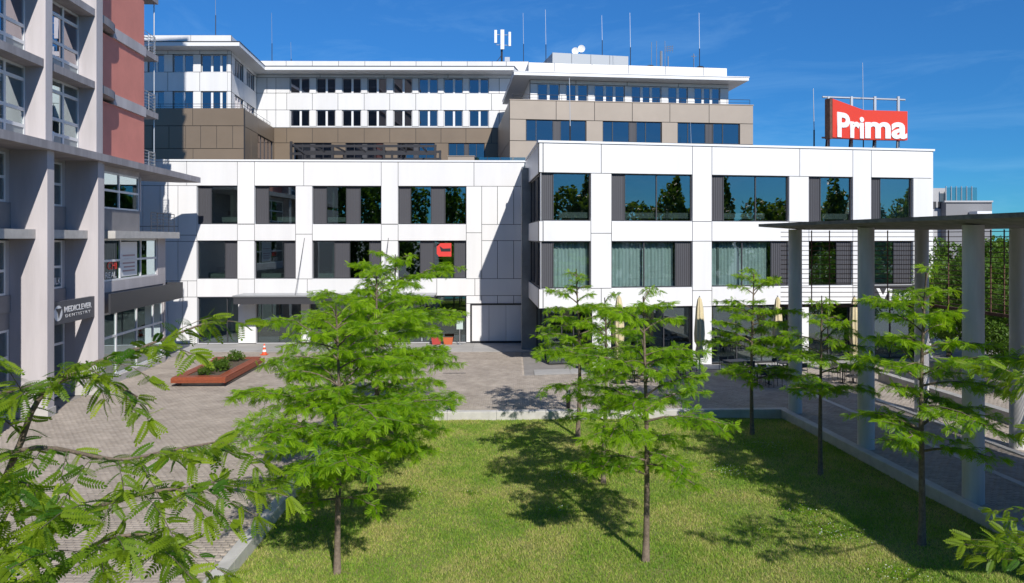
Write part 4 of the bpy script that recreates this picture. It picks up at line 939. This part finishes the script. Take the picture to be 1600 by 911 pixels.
def umbrella(u, vt, D, lab, h):
    x = (u-U0)/F*D; t = thing('closed_umbrella', lab, 'umbrella', (x, D, 0), 'closed sand coloured umbrellas')
    m = MB(); m.tube([(x, D, .05), (x, D, h+.08)], .035, 8); m.build('pole', M_galv, t)
    m = MB(); m.lathe([(0, .02), (.35, .02), (.35, .1), (.08, .14), (0, .14)], 14, (x, D)); m.build('base', M_black, t)
    b = MB(); n = 32; prof = [(h, .05), (h-.12, .12), (h-.6, .2), (h-1.2, .25), (h-1.9, .30), (h-2.3, .27), (h-2.5, .16), (h-2.9, .24), (h-3.15, .20)]
    prof = [(z, r*.85) for z, r in prof]
    for z, r in prof:
        for k in range(n):
            a = 2*math.pi*k/n; rr = r*(1 + .2*math.sin(k*8*2*math.pi/n + z*.6) + .08*math.sin(k*3.1+z*2)); b.v.append((x+rr*math.cos(a), D+rr*math.sin(a), z))
    for i in range(len(prof)-1):
        for k in range(n): b.f.append((i*n+k, i*n+(k+1) % n, (i+1)*n+(k+1) % n, (i+1)*n+k))
    b.build('canopy', M_canvas, t, smooth=True)
umbrella(1093, 460, 36.8, 'closed sand umbrella standing before the white pier', 4.2); umbrella(967, 460, 35.5, 'closed sand umbrella behind the middle trees', 4.4)
umbrella(1215, 460, 37, 'closed sand umbrella left of the first concrete column', 4.2); umbrella(1335, 462, 37, 'closed sand umbrella left of the second concrete column', 4.2)

# ================================================================== LEAVES, TREES
def leaf_template(pairs, fine=False, curl=.25, wid=.16, ll=.30):
    vs = []; fs = []
    def leaflet(base, side, t):
        L_ = ll*(1-.55*abs(t-.45)) if t < .98 else ll*.8; w_ = wid*.5*(1.0 if fine else 1.15)
        if side == 0: d = np.array((1., 0, -.2)); n = np.array((0, 1., 0))
        else: d = np.array((.45, side, -.18)); d /= np.linalg.norm(d); n = np.array((side*1.0, -.45, .0)); n /= np.linalg.norm(n)
        b = len(vs); base = np.array(base)
        if fine:
            pts = [base, base+d*L_*.3+n*w_*.5, base+d*L_*.7+n*w_*.5, base+d*L_, base+d*L_*.7-n*w_*.5, base+d*L_*.3-n*w_*.5]
            vs.extend(pts); fs.append((b, b+1, b+2, b+3)); fs.append((b, b+3, b+4, b+5))
        else:
            vs.extend([base, base+d*L_*.5+n*w_*.55, base+d*L_, base+d*L_*.5-n*w_*.55]); fs.append((b, b+1, b+2, b+3))
    for i in range(pairs):
        t = (i+.8)/(pairs+.3); z = -curl*t*t
        for sd_ in (-1, 1): leaflet((t, 0, z), sd_, t)
    leaflet((1, 0, -curl), 0, 1)
    if fine:  # the stalk itself
        b = len(vs); n = 5
        for i in range(n+1):
            t = i/n; vs.extend([np.array((t, -.008, -curl*t*t)), np.array((t, .008, -curl*t*t))])
        for i in range(n): fs.append((b+2*i, b+2*i+1, b+2*i+3, b+2*i+2))
    return np.array(vs), np.array(fs)
TPL = leaf_template(8, False, .30, .19, .30); TPLF = leaf_template(10, True, .36, .20, .27)
def leaves_mesh(name, pos, dirs, lens, tints, mt, tpl, rng, roll=.5):
    v, f = tpl; N = len(pos); pos = np.array(pos); d = np.array(dirs, dtype=float); d /= np.linalg.norm(d, axis=1)[:, None]
    up = np.array((0, 0, 1.)) + rng.normal(0, roll, (N, 3)); y = np.cross(up, d); y /= np.linalg.norm(y, axis=1)[:, None]; z = np.cross(d, y)
    L_ = np.array(lens)[:, None, None]
    V = (v[None, :, 0, None]*d[:, None, :] + v[None, :, 1, None]*y[:, None, :] + v[None, :, 2, None]*z[:, None, :])*L_ + pos[:, None, :]
    Fc = (f[None] + (np.arange(N)*len(v))[:, None, None]).reshape(-1, 4)
    T = np.repeat(np.array(tints), len(v)) + rng.uniform(-.08, .08, N*len(v))
    return quad_mesh(name, V.reshape(-1, 3), Fc, mt, np.clip(T, 0, 1))
def grow(path, rng, pos, dirs, lens, tints, wood, r0, step=.07, sub=2, leaf=.22, tb=.4, side=.5, every=3, t0=.12, dens=1):
    """leaves and side twigs along a branch path (list of Vectors); sub = levels of side twigs still to grow"""
    sub = int(sub); L_ = sum((b-a).length for a, b in zip(path[:-1], path[1:])); n = max(2, int(L_/step)); acc = []
    for i in range(n+1):
        t = i/n; k = min(len(path)-2, int(t*(len(path)-1))); f = t*(len(path)-1)-k
        acc.append((path[k].lerp(path[k+1], f), (path[k+1]-path[k]).normalized(), t))
    for i, (p, d, t) in enumerate(acc):
        if t < t0: continue
        sd_ = 1 if i % 2 else -1
        perp = d.cross(Vector((0, 0, 1)));  perp = perp.normalized() if perp.length > .1 else Vector((1, 0, 0))
        ld = (d*rng.uniform(.1, .8) + perp*sd_*rng.uniform(.3, 1.1) + Vector((0, 0, rng.uniform(-.8, .4)))).normalized()
        for q_ in range(dens):
            if q_: ld = (d*rng.uniform(-.4, .8) - perp*sd_*rng.uniform(.2, 1.1) + Vector((0, 0, rng.uniform(-.7, .35)))).normalized()
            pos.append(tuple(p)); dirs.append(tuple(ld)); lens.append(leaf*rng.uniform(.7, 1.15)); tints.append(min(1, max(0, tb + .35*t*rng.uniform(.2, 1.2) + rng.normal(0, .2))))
        if sub and i % every == 1 and t > .1 and L_ > .25:
            tl = L_*side*(1.1-t*.75)*rng.uniform(.55, 1.2)
            if tl < .1: continue
            td = (d*.7 + perp*sd_*rng.uniform(.6, 1.1) + Vector((0, 0, rng.uniform(-.12, .38)))).normalized()
            q = [p + td*tl*s + Vector((0, 0, -.2*tl*s*s)) for s in (0, .35, .7, 1)]
            wood.tube(q, [r0*.45*(1-t*.5), r0*.32*(1-t*.5), r0*.2, .003], 4 if sub > 1 else 3, False)
            grow(q, rng, pos, dirs, lens, tints, wood, r0*.4, step, sub-1, leaf, tb, side*.85, every, .1, dens)
    e = acc[-1]
    for k in range(3): pos.append(tuple(e[0])); dirs.append(tuple((e[1] + Vector(rng.normal(0, .45, 3))).normalized())); lens.append(leaf*rng.uniform(.8, 1.1)); tints.append(min(1, tb+.4))
def locust(seed, H, R_, zlow, nb, name='locust_tree', lean=(0, 0), r_t=.075, step=.075, top=.25):
    rng = np.random.default_rng(seed); t = thing(name, 'x', 'tree', (0, 0, 0), 'young locust trees on the lawn')
    wood = MB(); tr = []; n = 10
    for i in range(n+1):
        f = i/n; tr.append(Vector((lean[0]*f*H + .05*math.sin(f*5+seed), lean[1]*f*H + .05*math.cos(f*4+seed*2), H*f*.97 - .03)))
    wood.tube(tr, [r_t*(1.25 if i == 0 else 1)*(1-.85*(i/n)**1.1)+.006 for i in range(n+1)], 9)
    pos, dirs, lens, tints = [], [], [], []
    az = rng.uniform(0, 6.28)
    for b in range(nb):
        f = (b+.3)/nb; z = zlow + (H*.96-zlow)*(f**.92) + rng.uniform(-.22, .22); z = max(zlow, min(z, H*.95)); az += 2.4 + rng.uniform(-.5, .5)
        k = min(n-1, int(z/(H*.97)*n)); g_ = z/(H*.97)*n-k; p0 = tr[k].lerp(tr[k+1], min(1, g_))
        prof = (math.sin(math.pi*min(1, (f*.80+.22)))**.7)*(1-.30*f) if f < .97 else .25
        Lb = R_*max(.24, prof)*rng.uniform(.5, 1.3); up = rng.uniform(.15, .75) + .6*f*f
        d = Vector((math.cos(az), math.sin(az), 0)); q = []
        for s in (0, .2, .4, .6, .8, 1):
            w_ = rng.normal(0, .04*Lb)
            q.append(p0 + d*Lb*s + Vector((-d.y, d.x, 0))*w_*s + Vector((0, 0, Lb*(up*s - (.2+.3*up)*s*s))))
        rb = r_t*.42*(1-f*.5); wood.tube(q, [rb*(1-.8*s)+.004 for s in (0, .2, .4, .6, .8, 1)], 5, False)
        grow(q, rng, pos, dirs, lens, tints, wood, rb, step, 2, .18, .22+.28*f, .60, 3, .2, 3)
    wood.build('trunk', M_bark, t, smooth=True)
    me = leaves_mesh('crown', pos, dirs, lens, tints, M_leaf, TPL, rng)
    place(bpy.data.objects.new('crown', me), t)
    return t, len(pos)
cnt = []
vA, c_ = locust(11, 6.7, 2.6, 1.75, 38, step=.085, lean=(-.008, .004))        # dense wide
vB, c_ = locust(23, 6.6, 2.0, 1.9, 32, step=.085)
vC, c_ = locust(37, 6.3, 1.7, 2.5, 25, step=.09)          # light
vD, c_ = locust(58, 6.6, 1.95, 2.0, 29, step=.085, lean=(.012, .01))
vE, c_ = locust(71, 6.8, 2.4, 1.85, 40, step=.085, lean=(-.01, .0))
TREES = [  # u, v of the foot, variant, scale, rotation, label
 (530, 893, 'A', .93, 0.4, 'bushy young locust tree at the front left of the lawn, nearest the left kerb'),
 (587, 767, 'E', 1.0, 2.6, 'bushy young locust tree standing second behind the front left one'),
 (614, 680, 'A', 1.07, 4.4, 'tall young locust tree at the back left of the lawn beside the back kerb'),
 (1008, 875, 'B', .97, 1.2, 'young locust tree at the front middle of the lawn, its whole trunk in view'),
 (946, 757, 'D', .90, 3.5, 'young locust tree half hidden behind the front middle one'),
 (903, 683, 'C', 1.05, 5.1, 'young locust tree at the back middle with low spreading left branches'),
 (1438, 850, 'D', 1.05, 5.4, 'young locust tree at the front right of the lawn, before the third column'),
 (1283, 742, 'C', .94, .7, 'young locust tree in the middle of the right row between two columns'),
 (1176, 680, 'B', .98, 4.2, 'slender young locust tree at the back right beside the cafe terrace')]
protos = {'A': vA, 'B': vB, 'C': vC, 'D': vD, 'E': vE}; used = set()
for u, v, k, s, rz, lab in TREES:
    o = protos[k] if k not in used else copy_tree(protos[k]); used.add(k); set_loc(o, px(u, v, LZ), rz, s); o['label'] = lab
# foreground tree at the left: branches reaching into the picture
def near_tree(name, base, H, branches, label, seed, leaf=.25, r=.1, mt=M_leafy, step=.05, dens=1):
    rng = np.random.default_rng(seed); t = thing(name, label, 'tree', base, 'young locust trees on the lawn'); wood = MB()
    bx, by, bz = base
    tr = [Vector((bx + .06*math.sin(i), by + .05*math.cos(i*1.3), bz + H*i/8)) for i in range(9)]
    wood.tube(tr, [r*(1-.75*i/8) for i in range(9)], 10)
    pos, dirs, lens, tints = [], [], [], []
    for zb_, pts, rb in branches:
        path = [Vector((bx, by, zb_))] + [at(*p) for p in pts]
        # smooth
        q = []
        for i in range(len(path)-1):
            p0 = path[max(0, i-1)]; p1 = path[i]; p2 = path[i+1]; p3 = path[min(len(path)-1, i+2)]
            for s in (0, .25, .5, .75):
                q.append(.5*((2*p1) + (p2-p0)*s + (2*p0-5*p1+4*p2-p3)*s*s + (-p0+3*p1-3*p2+p3)*s**3))
        q.append(path[-1]); n = len(q)
        wood.tube(q, [rb*(1-.85*i/(n-1))+.003 for i in range(n)], 7, False)
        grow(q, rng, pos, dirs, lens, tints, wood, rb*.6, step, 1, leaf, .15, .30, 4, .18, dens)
    wood.build('trunk', M_bark, t, smooth=True)
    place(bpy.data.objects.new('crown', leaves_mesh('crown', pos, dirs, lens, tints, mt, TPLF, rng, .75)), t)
    pass
near_tree('locust_tree', (-5.3, 5.6, LZ), 8.2, [
  (4.6, [(-60, 860, 5.3), (20, 720, 5.1), (60, 625, 5.0), (130, 575, 5.0), (215, 545, 5.1), (320, 505, 5.3)], .028),
  (5.3, [(-60, 640, 5.6), (20, 610, 5.4), (75, 600, 5.2), (150, 590, 5.2), (215, 620, 5.2)], .018),
  (4.6, [(-40, 740, 5.2), (60, 700, 4.9), (180, 718, 4.7), (260, 705, 4.7), (340, 690, 4.8)], .018),
  (3.9, [(-80, 900, 4.9), (40, 850, 4.6), (130, 800, 4.4), (230, 770, 4.3), (300, 762, 4.4), (345, 750, 4.6)], .019),
  (3.6, [(-60, 960, 4.6), (60, 905, 4.3), (150, 850, 4.1), (220, 835, 4.1), (275, 850, 4.2)], .017),
  (3.9, [(-120, 800, 4.6), (-30, 780, 4.4), (20, 750, 4.3), (60, 770, 4.3)], .015)],
  'near locust tree at the left edge with large feathery leaves over the plaza', 5, leaf=.135, step=.062)
near_tree('locust_tree', (11.4, 11.4, LZ), 7.6, [
  (5.2, [(1780, 600, 11.2), (1690, 590, 11.0), (1630, 600, 10.8), (1572, 578, 10.7)], .022),
  (5.6, [(1780, 560, 11.4), (1690, 545, 11.4), (1625, 575, 11.2)], .02),
  (4.6, [(1780, 660, 11.0), (1700, 650, 11.0), (1640, 670, 10.8)], .02),
  (3.6, [(1800, 800, 10.0), (1710, 860, 9.4), (1650, 865, 9.0), (1610, 880, 8.8)], .02)],
  'near locust tree at the right edge, only its leafy branch tips in view', 9, leaf=.19, step=.07)
# broadleaf trees behind the screen
def bushy(seed, H, R_, nl, size, mt, z0=.6, name='broadleaf_tree', cat='tree', group=None, trunk=True, lab='x'):
    rng = np.random.default_rng(seed); t = thing(name, lab, cat, (0, 0, 0), group)
    nc = 34; c = rng.normal(0, 1, (nc, 3)); c /= np.linalg.norm(c, axis=1)[:, None]; c *= rng.uniform(.35, .95, (nc, 1))
    c[:, 0] *= R_; c[:, 1] *= R_; c[:, 2] = (c[:, 2]*.5+.5)*(H-z0)*.92 + z0; cr_ = rng.uniform(.18, .34, nc)*R_
    idx = rng.integers(0, nc, nl); d = rng.normal(0, 1, (nl, 3)); d /= np.linalg.norm(d, axis=1)[:, None]
    p = c[idx] + d*cr_[idx][:, None]*rng.uniform(.75, 1.05, (nl, 1)); p[:, 2] = np.maximum(p[:, 2], .03)
    a = rng.normal(0, 1, (nl, 3)); a += d*.8; a /= np.linalg.norm(a, axis=1)[:, None]; b = np.cross(a, rng.normal(0, 1, (nl, 3))); b /= np.linalg.norm(b, axis=1)[:, None]; e = np.cross(a, b)
    s = size*rng.uniform(.6, 1.3, (nl, 1))
    V = np.stack([p-b*s, p+e*s*.5, p+b*s, p-e*s*.5], 1).reshape(-1, 3)
    me = quad_mesh('crown', V, np.arange(nl*4).reshape(-1, 4), mt, np.repeat(np.clip(rng.normal(.45, .22, nl), 0, 1), 4))
    place(bpy.data.objects.new('crown', me), t)
    if trunk:
        wd = MB(); wd.tube([(0, 0, 0), (.1, .05, H*.35), (0, .1, H*.7)], [.16, .12, .05], 8)
        for k in range(7):
            q = Vector(c[k*4]); wd.tube([(.08, .05, H*(.25+.05*k)), q.lerp(Vector((0, 0, H*.4)), .4), q], [.07, .05, .02], 5, False)
        wd.build('trunk', M_bark, t, smooth=True)
    return t
bt = bushy(3, 8.9, 3.0, 15000, .10, M_leafm, .3, group='trees behind the pergola')
spots = [(24.5, 37.5, .0, .9, 'dense dark green tree behind the screen, closest to the white office wall'), (27.5, 35.0, 1.3, .95, 'dense dark green tree behind the pergola between the third and last column'), (29.5, 40.5, 2.2, 1.05, 'dark green tree at the far right beyond the last column'),
         (23.5, 32.5, 3.3, .72, 'low dark green tree right behind the side of the screen'), (33.0, 44.0, 4.1, 1.05, 'furthest dark green tree at the right edge'), (27.0, 43.5, 5.0, 1.0, 'dark green tree beside the end wall of the office block')]
for i, (x, y, rz, s, lab) in enumerate(spots):
    o = bt if i == 0 else copy_tree(bt); set_loc(o, (x, y, 0), rz, s); o['label'] = lab
# the wood on the other side of the lawn, seen in the window reflections
def wood_behind():
    rng = np.random.default_rng(77); Vs = []; Ts = []
    for k in range(62):
        x = -75 + k*3.3 + rng.uniform(-2, 2); y = -36 + rng.uniform(-10, 4); base_h = 15.0 if x > 22 else 19.0; H = base_h*rng.uniform(.88, 1.06) if k % 5 else base_h*1.25; R_ = rng.uniform(3.2, 4.6) if k % 5 else 1.9
        n = 1700; d = rng.normal(0, 1, (n, 3)); d /= np.linalg.norm(d, axis=1)[:, None]; lob = 1 + .22*np.sin(d[:, 0]*5+k)*np.sin(d[:, 2]*6+k*2)
        p = d*(rng.uniform(.55, 1, (n, 1))**.5)*lob[:, None]; p[:, 0] = p[:, 0]*R_ + x; p[:, 1] = p[:, 1]*R_ + y; p[:, 2] = (p[:, 2]*.5+.5)*H
        b = rng.normal(0, 1, (n, 3)); b /= np.linalg.norm(b, axis=1)[:, None]; e = np.cross(b, rng.normal(0, 1, (n, 3))); e /= np.linalg.norm(e, axis=1)[:, None]; s = .46
        Vs.append(np.stack([p-b*s, p+e*s*.6, p+b*s, p-e*s*.6], 1).reshape(-1, 3)); Ts.append(np.repeat(rng.uniform(0, 1, n), 4))
    V = np.concatenate(Vs); me = quad_mesh('far_wood', V, np.arange(len(V)).reshape(-1, 4), M_leafm, np.concatenate(Ts))
    o = place(bpy.data.objects.new('far_wood', me), None); props(o, 'dark tree belt across the lawn, mirrored in the office windows', 'wood', kind='stuff')
wood_behind()
# shrubs in the planter
ts = bushy(8, .55, .45, 1100, .045, M_leafm, .02, name='planter_shrub', cat='shrub', group='shrubs in the timber planter', trunk=False)
for i, (fx, fy, s, lab) in enumerate(((.5, .16, .9, 'low green shrub at the near end of the timber planter'), (.66, .34, 1.25, 'largest rounded shrub in the timber planter'), (.45, .5, .8, 'small shrub in the middle of the timber planter'), (.6, .82, 1.1, 'grey green shrub at the far end of the timber planter'))):
    o = ts if i == 0 else copy_tree(ts); q = TPM @ Vector((tpw*fx, tpl*fy, .43)); set_loc(o, q, i*1.3, s); o['label'] = lab

# ================================================================== GRASS
def grass():
    rng = np.random.default_rng(5); N = 330000
    y = 14.4 + (29.3-14.4)*rng.uniform(0, 1, N)**1.25; x = rng.uniform(-6.6, 13.2, N)
    ok = (x > -6.2-.0175*(y-10)+.02) & (x < 14.0+dX*y-.02) & (y < 29.0+.03*(x+6.4)) & (np.abs(x) < y*.78+.5); x, y = x[ok], y[ok]
    gx = 0.5+0.5*np.sin(x*1.3+2*np.sin(y*.7))*np.sin(y*1.1+1.5*np.sin(x*.9)); n = len(x)
    h = rng.uniform(.03, .075, n)*(.8+.5*gx); wdt = rng.uniform(.006, .011, n)*(.8+y/40); a = rng.uniform(0, 6.283, n); lean = rng.normal(0, .6, (n, 2))
    z = np.full(n, LZ) + 0.02*np.sin(x*1.7+y*.6)*np.sin(y*1.1)
    V = np.stack([np.stack([x-np.cos(a)*wdt, y-np.sin(a)*wdt, z-.005], 1), np.stack([x+np.cos(a)*wdt, y+np.sin(a)*wdt, z-.005], 1), np.stack([x+lean[:, 0]*h, y+lean[:, 1]*h, z+h], 1)], 1).reshape(-1, 3)
    m = bpy.data.materials.new('grass_blades'); m.use_nodes = True; t = m.node_tree; p = t.nodes['Principled BSDF']; p.inputs['Roughness'].default_value = .6; p.inputs['Specular IOR Level'].default_value = .3
    g_ = t.nodes.new('ShaderNodeNewGeometry'); at1 = t.nodes.new('ShaderNodeAttribute'); at1.attribute_name = 'tint'
    n1 = t.nodes.new('ShaderNodeTexNoise'); n1.inputs['Scale'].default_value = .45; n1.inputs['Detail'].default_value = 8; n1.inputs['Roughness'].default_value = .68
    t.links.new(g_.outputs['Position'], n1.inputs['Vector'])
    ad = t.nodes.new('ShaderNodeMath'); ad.operation = 'MULTIPLY_ADD'; ad.inputs[1].default_value = .28; t.links.new(at1.outputs['Fac'], ad.inputs[0]); t.links.new(n1.outputs['Fac'], ad.inputs[2])
    r = t.nodes.new('ShaderNodeValToRGB'); e = r.color_ramp.elements; e[0].position = .50; e[0].color = (.19, .36, .036, 1); e[1].position = .78; e[1].color = (.58, .52, .20, 1)
    m2 = e.new(.64); m2.color = (.38, .51, .070, 1)
    t.links.new(ad.outputs[0], r.inputs[0]); t.links.new(r.outputs[0], p.inputs['Base Color'])
    tl = t.nodes.new('ShaderNodeBsdfTranslucent'); t.links.new(r.outputs[0], tl.inputs[0]); mx_ = t.nodes.new('ShaderNodeMixShader'); mx_.inputs[0].default_value = .4
    t.links.new(p.outputs[0], mx_.inputs[1]); t.links.new(tl.outputs[0], mx_.inputs[2]); t.links.new(mx_.outputs[0], t.nodes['Material Output'].inputs[0])
    me = quad_mesh('grass', V, np.arange(n*3).reshape(-1, 3), m, np.repeat(rng.uniform(0, 1, n), 3), nper=3)
    props(place(bpy.data.objects.new('grass', me), None), 'short mown grass with straw coloured patches covering the lawn', 'grass', kind='stuff')
    # clover patches
    pts = [(1262, 800, .75, .42), (1135, 738, .8, .7), (1200, 700, 1.1, .7), (1300, 835, .9, .5), (1195, 832, .25, .3), (882, 748, .8, .4), (870, 800, .5, .35), (735, 772, .3, .2), (650, 775, .4, .3), (1400, 900, .8, .4)]
    P_, D_2, Ls_, T_ = [], [], [], []; W_ = []
    for u, v, rx, ry in pts:
        c = px(u, v, LZ); k = int(1500*rx*ry)
        for i in range(k):
            q = rng.normal(0, .45, 2); P_.append((c.x+q[0]*rx, c.y+q[1]*ry*1.6, LZ+rng.uniform(.03, .10))); 
        for i in range(int(k*.10)):
            q = rng.normal(0, .4, 2); W_.append((c.x+q[0]*rx, c.y+q[1]*ry*1.6, LZ+.11))
    def blobs(pts_, s, mt, nm, lab, cat, flat=.4):
        p = np.array(pts_); n_ = len(p); b = rng.normal(0, 1, (n_, 3)); b[:, 2] *= flat; b /= np.linalg.norm(b, axis=1)[:, None]; nn = np.array((0, 0, 1.)) + rng.normal(0, .3, (n_, 3)); e_ = np.cross(nn, b); e_ /= np.linalg.norm(e_, axis=1)[:, None]
        V = np.stack([p-b*s, p+e_*s, p+b*s, p-e_*s], 1).reshape(-1, 3)
        props(place(bpy.data.objects.new(nm, quad_mesh(nm, V, np.arange(len(V)).reshape(-1, 4), mt, np.repeat(rng.uniform(0, .7, n_), 4))), None), lab, cat, kind='stuff')
    blobs(P_, .022, M_leaf, 'clover', 'patches of lush clover in the lawn', 'clover'); blobs(W_, .011, M_white_sign, 'clover_flowers', 'tiny white clover flowers dotted over the clover patches', 'flowers', 1.0)
grass()
# ================================================================== FAR RIGHT
def far_building():
    t = thing('far_building', 'pale grey far building with a glass roof terrace at the right horizon', 'building', (50, 85, 0))
    D = 80; m1 = mat('far_grey', (.42, .42, .43), .7, var=.05); m2 = mat('far_dark', (.22, .22, .23), .7)
    def bx(u0, u1, v0, D_, dep, m, name, z0=0.):
        a = at(u0, v0, D_); b = at(u1, v0, D_); return cube_obj(name, (a.x, D_, z0), (b.x, D_+dep, a.z), m, t)
    bx(1440, 1478, 294, D, 12, m1, 'wall'); bx(1478.2, 1550, 316, D-1, 12, m2, 'wall'); bx(1476, 1552, 313.5, D-1.2, .3, m1, 'roof_edge', zat(316, D-1.2))
    bx(1527, 1550, 330, D-2.5, 1.4, M_white_trim, 'balcony', zat(334, D-2.5))
    z0 = zat(313.5, D-.8)+.01
    for i in range(6):
        u0 = 1479+8*i; a = at(u0, 293, D-.8); b = at(u0+7.6, 293, D-.8); cube_obj('roof_glass', (a.x, D-.8, z0), (b.x, D-.75, a.z), M_glassr, t)
        cube_obj('post', (a.x-.08, D-.85, z0), (a.x-.02, D-.7, a.z+.15), M_galv, t)
    for i in range(3): a = at(1446+10*i, 326, D-.05); cube_obj('window', (a.x, D-.06, a.z), (a.x+.5, D-.005, a.z+.8), M_dark, t)
far_building()
# low bench-like steps and far pavement kerb beyond the pergola
for i, (c0, c1) in enumerate(((16.9, 17.15), (19.2, 19.45))):
    m = MB(); m.prism([pc(c0, 12), pc(c1, 12), pc(c1, 33), pc(c0, 33)], -.02, .05 if i else .012); m.build('path_edging', M_concl)['kind'] = 'structure'
m = MB(); m.prism([pc(22.0, 14), pc(22.4, 14), pc(22.4, 36), pc(22.0, 36)], -.02, .45); props(m.build('low_wall', M_conc), 'low concrete wall at the foot of the dark trees beyond the pergola', 'wall')
print('objects', len(bpy.data.objects))
